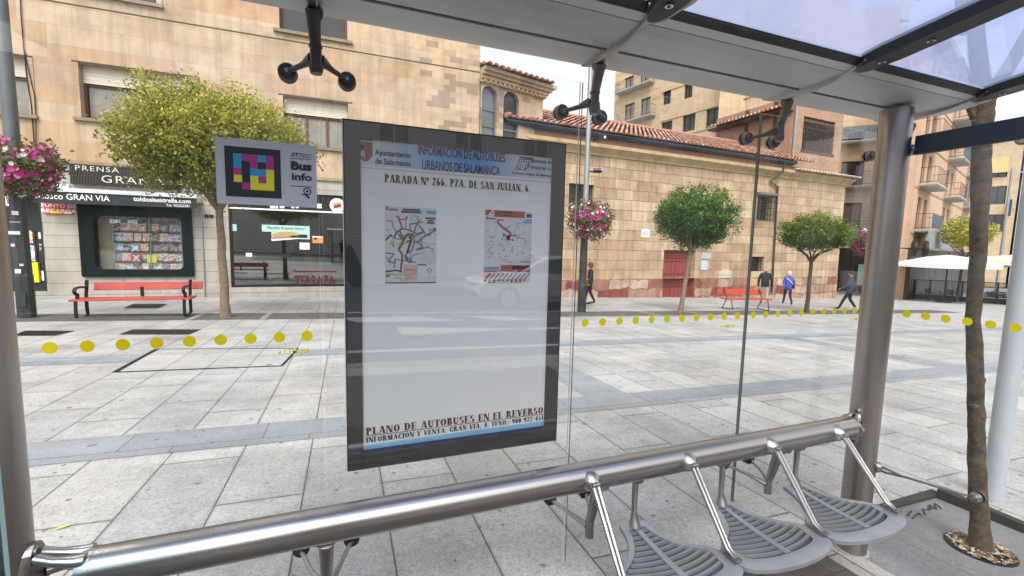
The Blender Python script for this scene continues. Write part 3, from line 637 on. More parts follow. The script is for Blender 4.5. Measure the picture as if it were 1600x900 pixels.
# kiosk: recessed display window with a rounded dark green frame
GREEN = mat('dark green paint', (.005, .013, .012), .35, 0, .03, 1, spec=.12)
b = MB()
def rrect(u0, u1, z0, z1, r, n=5):
    out = []
    for cx, cz, a0 in ((u1 - r, z1 - r, 0), (u0 + r, z1 - r, 90), (u0 + r, z0 + r, 180), (u1 - r, z0 + r, 270)):
        for k in range(n + 1): a = R(a0 + 90 * k / n); out.append((cx + r * math.cos(a), cz + r * math.sin(a)))
    return out
o_ = rrect(-7.68, -4.74, zb(.34), zb(2.79), .06); i_ = rrect(-7.33, -5.02, zb(.58), zb(2.26), .16)
n = len(o_)
for k in range(n):
    a, c = o_[k], o_[(k + 1) % n]; d, e = i_[k], i_[(k + 1) % n]
    b.face([(a[0], -.07, a[1]), (d[0], -.07, d[1]), (e[0], -.07, e[1]), (c[0], -.07, c[1])], GREEN); b.face([(d[0], -.07, d[1]), (d[0], .12, d[1]), (e[0], .12, e[1]), (e[0], -.07, e[1])], GREEN); b.face([(a[0], .3, a[1]), (a[0], -.07, a[1]), (c[0], -.07, c[1]), (c[0], .3, c[1])], GREEN)
kw = b.build('kiosk_window_frame', lb)
b = MB(); b.box((-7.32, .10, zb(.52)), (-5.03, .112, zb(2.3)), glass('kiosk pane', (.9, .92, .92), .06)); b.build('kiosk_pane', kw)
b = MB(); b.box((-7.6, .42, zb(.42)), (-4.86, .46, zb(2.7)), mat('kiosk backing', (.30, .28, .25), .8, 0, .3, 3)); b.box((-7.6, .13, zb(.40)), (-4.86, .42, zb(.45)), WHITE)
for u in (-6.99, -6.02, -5.16): b.box((u, .26, zb(.45)), (u + .03, .29, zb(2.5)), GALV)
for k in range(6): b.box((-6.95, .30, zb(.50 + .325 * k)), (-5.0, .41, zb(.515 + .325 * k)), GREEN)
b.box((-7.36, .30, zb(.46)), (-7.02, .41, zb(2.4)), mat('cream panel', (.30, .26, .17), .7, 0, .2, 3)); b.build('display_shelves', kw)
b = MB(); text(b, '3281', (-6.98, .096, zb(2.05)), .11, WHITE, bold=.02); b.build('window_numbering', kw); b = MB(); text(b, 'V02', (-6.50, .096, zb(2.05)), .11, WHITE, bold=.02); b.build('window_numbering', kw)
# magazines, each its own
def cover_mat(name, seed, cols):
    m, t, bb = nt(name); oi = t.nodes.new('ShaderNodeObjectInfo'); v = coords(t, 'Object', scale=(9, 9, 12))
    ad = N(t, 'VectorMath', operation='MULTIPLY_ADD'); t.links.new(oi.outputs['Random'], ad.inputs[0]); ad.inputs[1].default_value = (40, 23, 31); t.links.new(v, ad.inputs[2])
    n1 = noise(t, ad.outputs[0], 1.1, 2); vo = N(t, 'TexVoronoi', Scale=1.3); t.links.new(ad.outputs[0], vo.inputs['Vector'])
    c = ramp(t, n1, *cols); c = mixc(t, .55, c, vo.outputs['Color'], 'OVERLAY'); c = mixc(t, 1.0, c, (1.5, 1.45, 1.4), 'MULTIPLY'); t.links.new(c, bb.inputs['Base Color']); bb.inputs['Roughness'].default_value = .3; return m
CV = [cover_mat('magazine cover warm', 0, ((.3, (.05, .02, .02)), (.42, (.45, .25, .16)), (.52, (.62, .55, .48)), (.6, (.5, .05, .05)), (.7, (.65, .6, .55)))),
      cover_mat('magazine cover cool', 1, ((.3, (.02, .03, .06)), (.42, (.15, .28, .48)), (.52, (.62, .64, .66)), (.6, (.1, .2, .12)), (.7, (.55, .5, .3)))),
      cover_mat('magazine cover dark', 2, ((.3, (.015, .015, .02)), (.45, (.06, .05, .06)), (.53, (.5, .36, .28)), (.6, (.04, .03, .04)), (.7, (.6, .6, .6))))]
def mag_mesh(m, w_=.17, h=.25):
    b = MB(); b.box((-w_ / 2, -.006, 0), (w_ / 2, .006, h), m); b.box((-w_ / 2 + .01, -.0075, h * .82), (w_ / 2 - .03, -.0062, h * .93), random.choice((WHITE, RED, YEL, BLACK, CYAN))); return b
MG = 'magazines on the racks of the kiosk window'
protos = []
rm = random.Random(11); k = 0
for r in range(6):
    u = -6.88
    while u < -5.06:
        if abs(u + 6.0) < .09: u += .12
        z = .47 + .325 * r + (.0 if r else .0)
        special = (r == 1 and -6.62 < u < -6.3, r == 1 and -6.1 < u < -5.8)
        if k < 12:
            o = mag_mesh(CV[k % 3], rm.uniform(.2, .26), rm.uniform(.26, .30)).build('magazine'); protos.append(o)
        else: o = rm.choice(protos[:12]).copy(); COL.objects.link(o)
        o.location = (u, FY + .335, z + .012); o.rotation_euler = (R(-9), 0, R(rm.uniform(-4, 4)))
        tag(o, 'glossy colour magazine standing on a rack in the kiosk window', 'magazine', MG); k += 1
        u += rm.uniform(.205, .265)
for u, z, m, lab in ((-6.42, .80, RED, 'red magazine with a white cross standing on a lower rack of the kiosk window'), (-5.98, .78, YEL, 'plain yellow magazine standing on a lower rack of the kiosk window')):
    b = MB(); b.box((-.13, -.006, 0), (.13, .006, .27), m)
    if m is RED: text(b, 'X', (-.06, -.0072, .06), .16, WHITE, bold=.05)
    o = b.build('magazine'); o.location = (u, FY + .275, z); tag(o, lab, 'magazine')
# awning over the kiosk
aw0, aw1 = onY(61, 298, 17.05), onY(300, 312, 17.05)
b = MB(); u0, u1 = -8.42, -4.45; zt, zm = zb(2.92), zb(2.58)
b.box((u0, -.5, zt - .13), (u1, -.003, zt + .03), SIGNGREY)
b.box((u0 - .02, -.60, zt - .02), (u1 + .02, -.505, zt + .1), STRIP)
aw = b.build('awning', lb)
b = MB(); b.prism([(u0, zm - .02), (u1, zm), (u1, zt - .03), (u0, zt - .03)], (0, -.565, 0), (1, 0, 0), (0, 0, 1), (0, 1, 0), .012, mat('dark awning cloth', (.018, .022, .026), .75, 0, .2, 4)); b.build('awning_valance', aw)
for tx, x_, z_, h_, kw_ in (('Kiosco GRAN VIA', -8.38, .10, .17, dict(squeeze=.92, bold=.006)), ('toldoslaestrella.com', -6.08, .15, .135, dict(bold=.018, squeeze=.95)), ('Tel. 923222781', -5.25, .03, .07, dict(bold=.012))):
    b = MB(); text(b, tx, (x_, -.570, zm + z_), h_, WHITE, **kw_); b.build('awning_lettering', aw)
# slatted kiosk name panel
b = MB(); uA, uB = -7.77, -5.0; zA, zB = zb(3.19), zb(3.79)
b.box((uA, -.11, zA), (uB, -.004, zB), mat('panel black', (.02, .02, .02), .6))
for k in range(74):
    u = uA + .02 + (uB - uA - .04) * k / 74; b.box((u, -.135, zA + .02), (u + .017, -.112, zB - .02), mat('dark slat', (.075, .07, .065), .45, .4))
for z in (zA, zB - .03): b.box((uA, -.14, z), (uB, -.136, z + .03), BLACK)
pn = b.build('name_panel', lb)
b = MB(); text(b, 'PRENSA', (uA + .14, -.150, zB - .19), .15, SHUT, squeeze=1.25, track=1.2); b.build('panel_lettering', pn); b = MB(); text(b, 'GRAN VIA', (uA + .75, -.150, zA + .09), .22, SHUT, squeeze=1.3, track=1.2); b.build('panel_lettering', pn)
b = MB(); b.box((-8.5, -.04, zb(3.06)), (-7.85, -.003, zb(3.16)), WHITE); b.build('cable_trunking', lb)
# kiosk doorway on the left
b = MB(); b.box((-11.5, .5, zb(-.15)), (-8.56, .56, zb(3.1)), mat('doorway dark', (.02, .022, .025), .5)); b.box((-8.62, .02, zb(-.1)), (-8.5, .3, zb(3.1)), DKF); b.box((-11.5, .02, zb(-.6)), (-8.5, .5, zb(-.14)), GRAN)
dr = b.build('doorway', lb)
b = MB()
for (u, z, w_, h, m) in ((-9.35, .15, .42, .62, YEL), (-9.38, .8, .4, .5, CV[1]), (-9.4, 1.35, .4, .4, CV[0]), (-8.86, .2, .2, .3, PAPER), (-8.86, 1.5, .2, .2, PAPER), (-8.86, 1.1, .18, .25, CV[2])): b.box((u, .40, zb(z)), (u + w_, .49, zb(z + h)), m)
b.build('door_posters', dr)
b = MB(); b.box((-9.75, -.05, zb(2.45)), (-8.95, -.01, zb(3.0)), WHITE); text(b, 'PO', (-9.28, -.053, zb(2.52)), .16, MAG, bold=.05); dp = b.build('door_sign', lb)
rs = MB(); a_, za = LB.loc(69, 315); c_, zc = LB.loc(116, 336); rs.box((a_, -.03, zc), (c_, -.004, za), RED); o = rs.build('sign', None); o.location = LB.o
tag(o, 'red top-up sign on the stone pier under the awning beside the kiosk window', 'sign')
b = MB(); text(b, 'PUNTO DE', ((a_ + c_) / 2, -.0315, za - .16), .10, WHITE, bold=.012, align='c', squeeze=1.15); text(b, 'RECARGA', ((a_ + c_) / 2, -.0315, za - .31), .10, WHITE, bold=.03, align='c', squeeze=1.3); b.box((a_ + .14, -.034, zc + .03), (c_ - .28, -.031, zc + .105), YEL); b.box((c_ - .24, -.034, zc + .03), (c_ - .06, -.031, zc + .10), WHITE); b.build('sign_lettering', o)
b = MB(); u, z = LB.loc(325, 338); b.box((u - .1, -.004, z - .06), (u + .02, .008, z + .06), DKF); b.box((u + .04, -.004, z - .06), (u + .16, .008, z + .06), DKF); b.build('wall_vent', lb)
b = MB(); u, z = LB.loc(318, 400); b.tube([(u, -.02, zb(-.35)), (u, -.02, zb(3.2))], .018, GALV, 6); b.build('conduit', lb)

# ------------------------------------------------------------------ annex with round-headed windows
q = onY(750, 200, FY)
AN = Frame((q.x, FY + .02), 15, -.6)
an = thing('arched_annex', 'sandstone annex with two round headed windows and a tiled eave beside the long building', 'building', AN.o, AN.a)
uR = AN.loc(848, 180)[0]; zc_ = AN.loc(848, 150)[1]
b = MB(); ws = []
def arch(u0, u1, z0, z1, n=10):
    r = (u1 - u0) / 2; c = (u0 + u1) / 2; return [(u0, z0)] + [(c - r * math.cos(math.pi * k / n), z1 - r + r * math.sin(math.pi * k / n)) for k in range(n + 1)] + [(u1, z0)]
A1 = (AN.loc(753, 150)[0], AN.loc(777, 150)[0], 4.5, AN.loc(764, 134)[1]); A2 = (AN.loc(787, 150)[0], AN.loc(811, 160)[0], 4.5, AN.loc(799, 143)[1])
holes = [A1, A2]
wall(b, .03, uR, -.6, zc_, [(h[0], h[1], h[2], h[3]) for h in holes], SANDR, .22); body(b, .03, uR, -.6, zc_, 0, 5, SANDR)
for h in holes:   # spandrels that make the heads round
    r = (h[1] - h[0]) / 2; c = (h[0] + h[1]) / 2; n = 10
    for k in range(n):
        a, d = math.pi * k / n, math.pi * (k + 1) / n
        p, q_ = (c - r * math.cos(a), h[3] - r + r * math.sin(a)), (c - r * math.cos(d), h[3] - r + r * math.sin(d))
        b.face([(p[0], 0, p[1]), (q_[0], 0, q_[1]), (q_[0], 0, h[3]), (p[0], 0, h[3])], SANDR); b.face([(p[0], 0, p[1]), (p[0], .22, p[1]), (q_[0], .22, q_[1]), (q_[0], 0, q_[1])], SANDR)
b.build('wall', an)
b = MB()
for k, (pr, dz) in enumerate(((.10, .0), (.18, .13), (.28, .26), (.42, .39))): b.box((-.02, -pr, zc_ - .12 + dz), (uR + pr, 5, zc_ - .12 + dz + .128), SAND)
for k in range(14): u = .1 + k * uR / 14; b.box((u, -.16, zc_ - .10), (u + .1, -.102, zc_ + .01), CORN)
b.build('cornice', an)
b = MB(); tiles(b, -.05, uR + .45, -.5, zc_ + .41, 2.6, zc_ + 1.3, TILE, row=.42); b.build('roof', an)
for h, m in ((A1, mat('dark sky reflecting pane', (.12, .13, .14), .03, 0, .4, .7, spec=1)), (A2, WINGLASS)):
    b = MB(); b.box((h[0], .16, h[2]), (h[1], .17, h[3]), m); p = b.build('window', an)
    b = MB(); b.tube([(x, .14, z) for x, z in arch(*h)], .045, mat('grey window metal', (.16, .16, .155), .5, .3), 6)
    for z in (h[3] - .95, h[3] - 1.6, h[3] - 2.4): b.box((h[0], .12, z), (h[1], .155, z + .07), mat('grey window metal', (.16, .16, .155)))
    b.build('window_frame', p)

# ------------------------------------------------------------------ the church
q = G(1040, 465)
CH = Frame((q.x, q.y), 3, -1.0)
ch = thing('church', 'old sandstone church with a clay tiled roof and a red footing course', 'church', CH.o, CH.a)
cu0, cu1 = -9.0, CH.loc(1311, 400)[0]
zcor = CH.loc(1100, 262)[1]
Wa = (CH.loc(889, 300)[0], CH.loc(928, 300)[0], CH.loc(905, 332)[1], CH.loc(905, 287)[1])
DO = (CH.loc(1035, 440)[0], CH.loc(1084, 440)[0], -.15, CH.loc(1060, 391)[1])
Wb = (CH.loc(1183, 320)[0], CH.loc(1207, 320)[0], CH.loc(1195, 344)[1], CH.loc(1195, 306)[1])
Wc = (CH.loc(1174, 410)[0], CH.loc(1194, 410)[0], CH.loc(1182, 424)[1], CH.loc(1182, 401)[1])
pz = CH.loc(1150, 434)[1]
b = MB(); wall(b, cu0, cu1, pz + .02, zcor, [Wa, (DO[0], DO[1], pz + .02, DO[3]), Wb, Wc], CHURCH, .45); body(b, cu0, cu1, -1.2, zcor, 0, 9, CHURCH); b.build('wall', ch)
b = MB(); wall(b, cu0 - .02, cu1 + .02, -1.2, pz, [(DO[0], DO[1], -1.2, pz)], PLINTH, .45, w=-.03)
for a, c in ((cu0 - .02, DO[0]), (DO[1], cu1 + .02)): b.face([(a, -.03, pz), (c, -.03, pz), (c, .0, pz + .02), (a, .0, pz + .02)], PLINTH)
b.face([(cu1 + .02, -.03, -1.2), (cu1 + .02, 3, -1.2), (cu1 + .02, 3, pz), (cu1 + .02, -.03, pz)], PLINTH); b.build('footing', ch)
b = MB()
prof = [(-.02, 0), (-.06, 0), (-.10, .10), (-.22, .20), (-.36, .30), (-.40, .32), (-.40, .48), (-.02, .48)]
for (p, q_) in zip(prof, prof[1:] + prof[:1]): b.face([(cu0, p[0], zcor + p[1] - .06), (cu1 + .4, p[0], zcor + p[1] - .06), (cu1 + .4, q_[0], zcor + q_[1] - .06), (cu0, q_[0], zcor + q_[1] - .06)], CORN)
b.face([(cu1 + .4, p[0], zcor + p[1] - .06) for p in prof], CORN); b.face([(cu1 + .4, -.02, zcor), (cu1 + .4, 4, zcor), (cu1 + .4, 4, zcor + .42), (cu1 + .4, -.02, zcor + .42)], CORN); b.build('cornice', ch)
uS = CH.loc(1240, 268, -.4)[0]                     # where the big roof stops and the low tiled ledge begins
uL = CH.loc(790, 203, -.5)[0]; ez = zcor + .95
b = MB(); b.box((uL, -.30, zcor + .43), (uS, 8, ez - .10), mat('eave brick', (.30, .15, .11), .85, 0, .3, 3)); b.build('eave_wall', ch)
b = MB(); b.tube([(uL, -.52, ez - .12), (uS, -.52, ez - .12)], .10, mat('gutter metal', (.05, .07, .085), .25, .6, .2, 2), 10)
b.box((uL, -.50, ez - .25), (uS, -.32, ez - .101), mat('gutter metal', (.05, .07, .085)))
b.tube([(uS - 1.0, -.5, ez - .2), (uS - 1.0, -.45, zcor + .2), (uS - 1.6, -.12, zcor - .35), (CH.loc(1212, 300)[0], -.1, zcor - .6), (CH.loc(1205, 440)[0], -.1, .1)], .055, mat('drain pipe', (.06, .05, .035), .6, .3), 8); b.build('gutter', ch)
RW = 4.2; rzp = CH.loc(1060, 210, RW)[1]
b = MB(); tiles(b, uL, uS + 1.5, -.62, ez - .02, RW, rzp, TILE, hipL=CH.loc(845, 177, RW)[0] - uL)
b.tone = list(b.tone)
uK = CH.loc(845, 177, RW)[0]
nf = len(b.f); b.tube([(uL, -.6, ez + .05), (uK, RW, rzp + .08)], .13, TILE, 8); b.tube([(uK, RW, rzp + .08), (uS + 1.5, RW, rzp + .08)], .13, TILE, 8); b.tone += [.45] * (len(b.f) - nf)
nf = len(b.f); b.face([(uL, -.62, ez - .02), (uK, RW, rzp), (uK, RW + 5, ez)], TILE); b.face([(uK, RW, rzp), (uS + 1.5, RW, rzp), (uS + 1.5, RW + 5, ez), (uK, RW + 5, ez)], TILE); b.tone += [.4] * (len(b.f) - nf)
b.build('roof', ch)
b = MB(); tiles(b, uS + .1, cu1 + .55, -.55, zcor + .40, 1.6, zcor + 1.05, TILE_P, pitch=.30); b.build('ledge_roof', ch)
# door of red boards with rows of studs
b = MB(); b.box((DO[0], .32, -.15), (DO[1], .40, DO[3]), REDDOOR)
nb = 8
for k in range(nb): u = DO[0] + (DO[1] - DO[0]) * k / nb; b.box((u + .012, .30, -.05), (u + (DO[1] - DO[0]) / nb - .012, .319, DO[3] - .02), REDDOOR)
b.box((DO[0] - .1, -.1, -.3), (DO[1] + .1, .30, -.06), mat('red step', (.30, .10, .09), .8)); d = b.build('door', ch)
b = MB()
for z in (.55, 1.25, 1.95, 2.12):
    for k in range(14): u = DO[0] + .12 + (DO[1] - DO[0] - .24) * k / 13; b.ball((u, .295, z), .035, IRON, 6, 4)
b.build('door_studs', d)
for h, m in ((Wa, WINGLASS), (Wb, DARKGLASS), (Wc, DARKGLASS)):
    b = MB(); b.box((h[0], .38, h[2]), (h[1], .39, h[3]), m); p = b.build('window', ch)
    if h is Wb:
        g2 = grille(p, h[0] - .08, h[1] + .08, h[2] - .05, h[3], -.22, 6, 4, IRON, .02)
        b = MB(); b.box((h[0] - .14, -.26, h[3] + .02), (h[1] + .14, -.005, h[3] + .16), mat('weathered slab', (.16, .14, .11), .9)); b.build('window_hood', p)
    else: grille(p, h[0] + .03, h[1] - .03, h[2], h[3], .16, 4, 4, IRON, .016)
b = MB(); b.box((Wc[1] + .05, -.01, Wc[2] - .1), (Wc[1] + .6, -.003, Wc[3] + .1), CORN)
for (x0, y0, x1, y1, m, lab) in ((1003, 358, 1015, 371, WHITE, 'small white plaque on the church wall left of the green tree crown'), (1096, 407, 1104, 422, mat('pale blue plaque', (.42, .55, .68), .5), 'pale blue notice on the church wall to the right of the red door'), (1096, 394, 1111, 405, mat('grey slate plaque', (.36, .36, .35), .7), 'grey stone plaque on the church wall above the pale blue notice')):
    a_, za = CH.loc(x0, y0, -.03); c_, zc = CH.loc(x1, y1, -.03); b = MB(); b.box((a_, -.035, zc), (c_, -.005, za), m)
    for k in range(5): b.box((a_ + .06, -.0375, zc + (za - zc) * (.18 + .14 * k)), (c_ - .08, -.0355, zc + (za - zc) * (.22 + .14 * k)), SIGNGREY if m is not WHITE else NAVY)
    o = b.build('wall_plaque', None); o.location = CH.o; o.rotation_euler.z = CH.a; tag(o, lab, 'plaque')
a_, za = CH.loc(1123, 421, 0); c_, zc = CH.loc(1142, 434, 0); b = MB()
b.prism([(a_, zc), (c_, zc), (c_, za - .12), ((a_ + c_) / 2 + .2, za), ((a_ + c_) / 2 - .2, za), (a_, za - .12)], (0, -.05, 0), (1, 0, 0), (0, 0, 1), (0, 1, 0), .045, PALEST); b.build('pale_block', ch)
# brick tower standing on the church
uT0 = CH.loc(1236, 240, .7)[0]; uT1 = CH.loc(1313, 240, .7)[0]
tz0, tz1 = zcor + .45, zcor + 5.2
L1 = (CH.loc(1254, 210, .7)[0], CH.loc(1304, 210, .7)[0], CH.loc(1278, 238, .7)[1], CH.loc(1280, 186, .7)[1])
b = MB()
wall(b, uT0, uT1, tz0, tz1, [L1], BRICK, .25, w=.7)
TB = ashlar('tower brick side', (.36, .185, .115), (.44, .25, .16), (.42, .32, .24), .25, .075, .012, .3, swap='yz0', bmp=.5)
b.face([(uT0, 6.6, tz0), (uT0, .7, tz0), (uT0, .7, tz1), (uT0, 6.6, tz1)], TB); b.face([(uT1, .7, tz0), (uT1, 6.6, tz0), (uT1, 6.6, tz1), (uT1, .7, tz1)], TB); b.face([(uT1, 6.6, tz0), (uT0, 6.6, tz0), (uT0, 6.6, tz1), (uT1, 6.6, tz1)], BRICK)
tw = b.build('tower', ch)
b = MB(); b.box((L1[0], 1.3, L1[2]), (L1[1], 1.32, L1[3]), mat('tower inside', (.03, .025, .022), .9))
n = 13; uw, zh = L1[1] - L1[0], L1[3] - L1[2]
for s in (1, -1):
    for k in range(-n, n * 2):
        pa = (k / n * uw, 0.0); a0 = max(0, -pa[0]) ; 
        x0, x1 = k * uw / n, k * uw / n + zh * .8
        za, zb_ = 0, zh
        if x0 < 0: za = -x0 / .8; x0 = 0
        if x1 > uw: zb_ = za + (uw - x0) / .8; x1 = uw
        if x0 >= uw or za >= zh or zb_ <= za: continue
        p = (L1[0] + x0, L1[2] + za) if s > 0 else (L1[1] - x0, L1[2] + za); q_ = (L1[0] + x1, L1[2] + zb_) if s > 0 else (L1[1] - x1, L1[2] + zb_)
        b.tube([(p[0], .78 + .02 * s, p[1]), (q_[0], .78 + .02 * s, q_[1])], .03, BROWNIRON, 4, caps=False)
b.box((L1[0] - .06, .64, L1[2] - .12), (L1[1] + .06, .698, L1[2] - .003), BROWNIRON); b.tube([(L1[0], .75, L1[2] + zh * .68), (L1[1], .75, L1[2] + zh * .68)], .03, BROWNIRON, 4); b.build('tower_lattice', tw)
b = MB(); b.tube([(uT0 + .05, .6, tz0), (uT0 + .05, .6, tz1)], .07, GALV, 8); b.build('tower_pipe', tw)
for w_ in (1.8, 3.9): b = MB(); b.box((uT0 - .03, w_, tz0 + .6), (uT0 - .004, w_ + .28, tz1), BROWNIRON); b.build('tower_strap', tw)
b = MB(); b.box((uT0 - .05, .72, CH.loc(1180, 215, 4)[1] * 0 + tz0 + .9), (uT0 - .004, 6.5, tz0 + 1.0), CORN)
# tower eave: tiled overhang on its long left side
TA = Frame((0, 0), 0, 0)
b = MB(); b.tone = []
def onU(px, py, u):
    d = ray(px, py); p = CAM + d * ((CH.o + CH.t * u - CAM).dot(CH.t) / d.dot(CH.t)); q_ = p - CH.o; return q_.dot(CH.n), q_.z
ezt = onU(1150, 188, uT0 - .9)[1]; wf = onU(1200, 168, uT0 - .9)[0]; wb = onU(1104, 202, uT0 - .9)[0]
M4 = Matrix.Translation((uT0, 0, 0)) @ Matrix.Rotation(R(-90), 4, 'Z')
tb = MB(); tiles(tb, -wb, -min(.75, wf), -.95, ezt, -.01, ezt + .45, TILE)
tb.v = [tuple(M4 @ Vector(v)) for v in tb.v]; nf = len(tb.f)
tb.box((uT0 - .85, min(.75, wf), ezt - .16), (uT0 - .005, wb, ezt - .05), BROWNIRON); tb.tone += [.0] * (len(tb.f) - nf)
tb.build('tower_roof', tw)

# ------------------------------------------------------------------ ochre block behind the church
OB = Frame((36, 30), -79, -1.5)
o_far = OB.loc(960, 160)[0]
ob = thing('ochre_apartment_block', 'tall ochre apartment block with balconies rising behind the church roof', 'building', OB.o, OB.a)
def q2(x, y): return OB.loc(x, y)
u_mid = q2(1032, 180)[0]; u_end = q2(1240, 180)[0]
hs_ = []
for (x0, y0, x1, y1) in ((1068, 198, 1088, 203), (1068, 187, 1084, 208), (1101, 178, 1086 + 24, 202)): pass
WN = []
for (xa, xb, yt, yb) in ((1033, 1050, 190, 209), (1066, 1086, 179, 205), (1103, 1124, 169, 198), (1036, 1048, 141, 163), (1069, 1082, 128, 153), (1146, 1166, 155, 180)):
    a_, za = q2(xa, (yt + yb) / 2); c_, _ = q2(xb, (yt + yb) / 2); m_ = (xa + xb) / 2; WN.append((a_, c_, q2(m_, yb)[1], q2(m_, yt)[1]))
BD = []
for (xa, xb, yt, yb) in ((976, 991, 162, 189), (1001, 1016, 153, 183), (976, 990, 120, 140), (1000, 1014, 108, 132)):
    a_, _ = q2(xa, (yt + yb) / 2); c_, _ = q2(xb, (yt + yb) / 2); m_ = (xa + xb) / 2; BD.append((a_, c_, q2(m_, yb)[1], q2(m_, yt)[1]))
b = MB(); wall(b, o_far, u_end, 0, 30, WN + BD, OCHRE, .25); body(b, o_far, u_end, 0, 30, 0, 9, OCHRE)
zl = q2(1040, 168)[1]
for z in (WN[1][3] + .02, WN[1][2] - .3, WN[1][3] + 3.2): b.box((u_mid, -.08, z), (u_end, -.003, z + .09), CORN)
for k in range(16): b.box((o_far, -.02, 8 + k * 1.1), (u_mid - .02, -.003, 8.04 + k * 1.1), CORN)
b.build('wall', ob)
for h in WN + BD: window(ob, *h, .2, n=2, sill=False, frame=IRON, fw=.06, glassm=CURT if h in BD else WINGLASS)
zA = min(BD[0][2], BD[1][2]); balcony(ob, BD[0][0] - .8, BD[1][1] + .9, zA, -.9, 1.05, .3); zA = min(BD[2][2], BD[3][2]); balcony(ob, BD[2][0] - .8, BD[3][1] + .9, zA, -.9, 1.05, .3)

# ------------------------------------------------------------------ buildings on the right
q = G(1340, 461)
B1 = Frame((q.x + 3, q.y + 2), -48, q.z - .1)
b1 = thing('balcony_building', 'pale stone corner building with iron balconies right of the church', 'building', B1.o, B1.a)
def r1(xa, xb, yt, yb): m_ = (xa + xb) / 2; return (B1.loc(xa, (yt + yb) / 2)[0], B1.loc(xb, (yt + yb) / 2)[0], B1.loc(m_, yb)[1], B1.loc(m_, yt)[1])
w1 = r1(1314, 1350, 252, 291); w2 = r1(1313, 1345, 317, 366); w3 = r1(1310, 1350, 200, 222); w4 = r1(1306, 1350, 388, 456)
zsp = B1.loc(1340, 300)[1]
b = MB(); uB = B1.loc(1392, 300)[0]; wall(b, -12, uB, zsp, 24, [w1, w3], OCHRE, .3); body(b, -12, uB, -1, 24, 0, 9, OCHRE); b.build('wall', b1)
b = MB(); wall(b, -12, uB, -.5, zsp, [w2, w4], PALEST, .3, w=.01); b.build('base_wall', b1)
for h in (w1, w3): window(b1, *h, .2, n=2, sill=False, frame=IRON, glassm=DARKGLASS)
window(b1, *w2, .2, n=2, sill=False, frame=BROWNIRON, glassm=mat('olive blind', (.17, .15, .10), .8, 0, .15, 2))
window(b1, *w4, .2, n=2, sill=False, frame=IRON, glassm=DARKGLASS)
for h, z in ((w3, None), (w1, None), (w2, None)): balcony(b1, h[0] - 1.2, h[1] + .9, h[2] + .02, -.9, 1.1, .16, cloth=(h is w3))
b = MB(); b.box((w4[0] - 1, -.35, w4[3] + .02), (w4[1] + .1, -.02, w4[3] + .75), SIGNGREY); text(b, 'CAFE', ((w4[0] + w4[1]) / 2, -.355, w4[3] + .2), .34, BLACK, align='c', bold=.02) if False else None; b.build('shop_sign', b1)
b = MB(); a_ = r1(1338, 1350, 413, 445); b.box((a_[0], -.5, a_[2]), (a_[1], -.4, a_[3]), MINT); b.build('display_board', b1)

q = G(1415, 456)
B2 = Frame((36.9, 19.2), 18, -2.9)
b2 = thing('salmon_building', 'salmon rendered building with rows of iron balconies beyond the cafe terrace', 'building', B2.o, B2.a)
hol = []; bal = []
st = 3.2
for xc in (1440, 1478, 1508):
    uc = B2.loc(xc, 330)[0]
    for r in range(4):
        z = 6.35 + st * r
        for du in (-1.7, .6): hol.append((uc + du, uc + du + 1.2, z, z + 2.3))
        bal.append((uc - 2.2, uc + 2.3, z, r))
b = MB(); u2 = B2.loc(1524, 330)[0]; wall(b, .2, u2, 0, 19.3, hol, SALMON, .25); body(b, .2, u2, -1, 19.3, 0, 1.6, SALMON)
for r in range(4): b.box((.2, -.05, 6.0 + st * r), (u2, -.003, 6.12 + st * r), CORN)
b.box((.1, -.7, 19.1), (u2, -.003, 19.6), CORN); b.build('wall', b2)
for h in hol: window(b2, *h, .15, n=2, sill=False, frame=WOODF, fw=.08)
for i, (u0, u1, z, r) in enumerate(bal): balcony(b2, u0, u1, z, -1.0, 1.05, .3, cloth=(i % 3 == 0 and r < 3))
b = MB(); b.box((.2, -.25, 0), (u2, -.003, 4.9), mat('dark shop fronts', (.05, .042, .038), .4, 0, .5, .5)); b.build('shop_front', b2)
b = MB(); u, z = B2.loc(1452, 368, -.9); b.box((u - 1.2, -1.15, z - .9), (u + 9, -1.0, z + .3), mat('grey banner', (.27, .29, .31), .6, 0, .2, 3)); b.build('shop_banner', b2)
for (x, y, m, lab) in ((1428, 388, YEL, 'round black bar sign with a yellow centre on the salmon building, nearer of the two'), (1446, 389, RED, 'round black bar sign with a red centre on the salmon building, farther of the two')):
    p = onY(x, y, B2.o.y - 1.2); b = MB(); b.tube([p + Vector((-.04, .05, 0)), p + Vector((.04, -.05, 0))], .55, IRON, 24); b.tube([p + Vector((-.06, -.03, 0)), p + Vector((-.07, -.05, 0)) + Vector((.03, -.02, 0))], .22, m, 12)
    b.tube([p + Vector((0, 0, 0)), p + Vector((.3, 1.3, .0))], .03, IRON, 6); tag(b.build('bar_sign'), lab, 'bar sign')

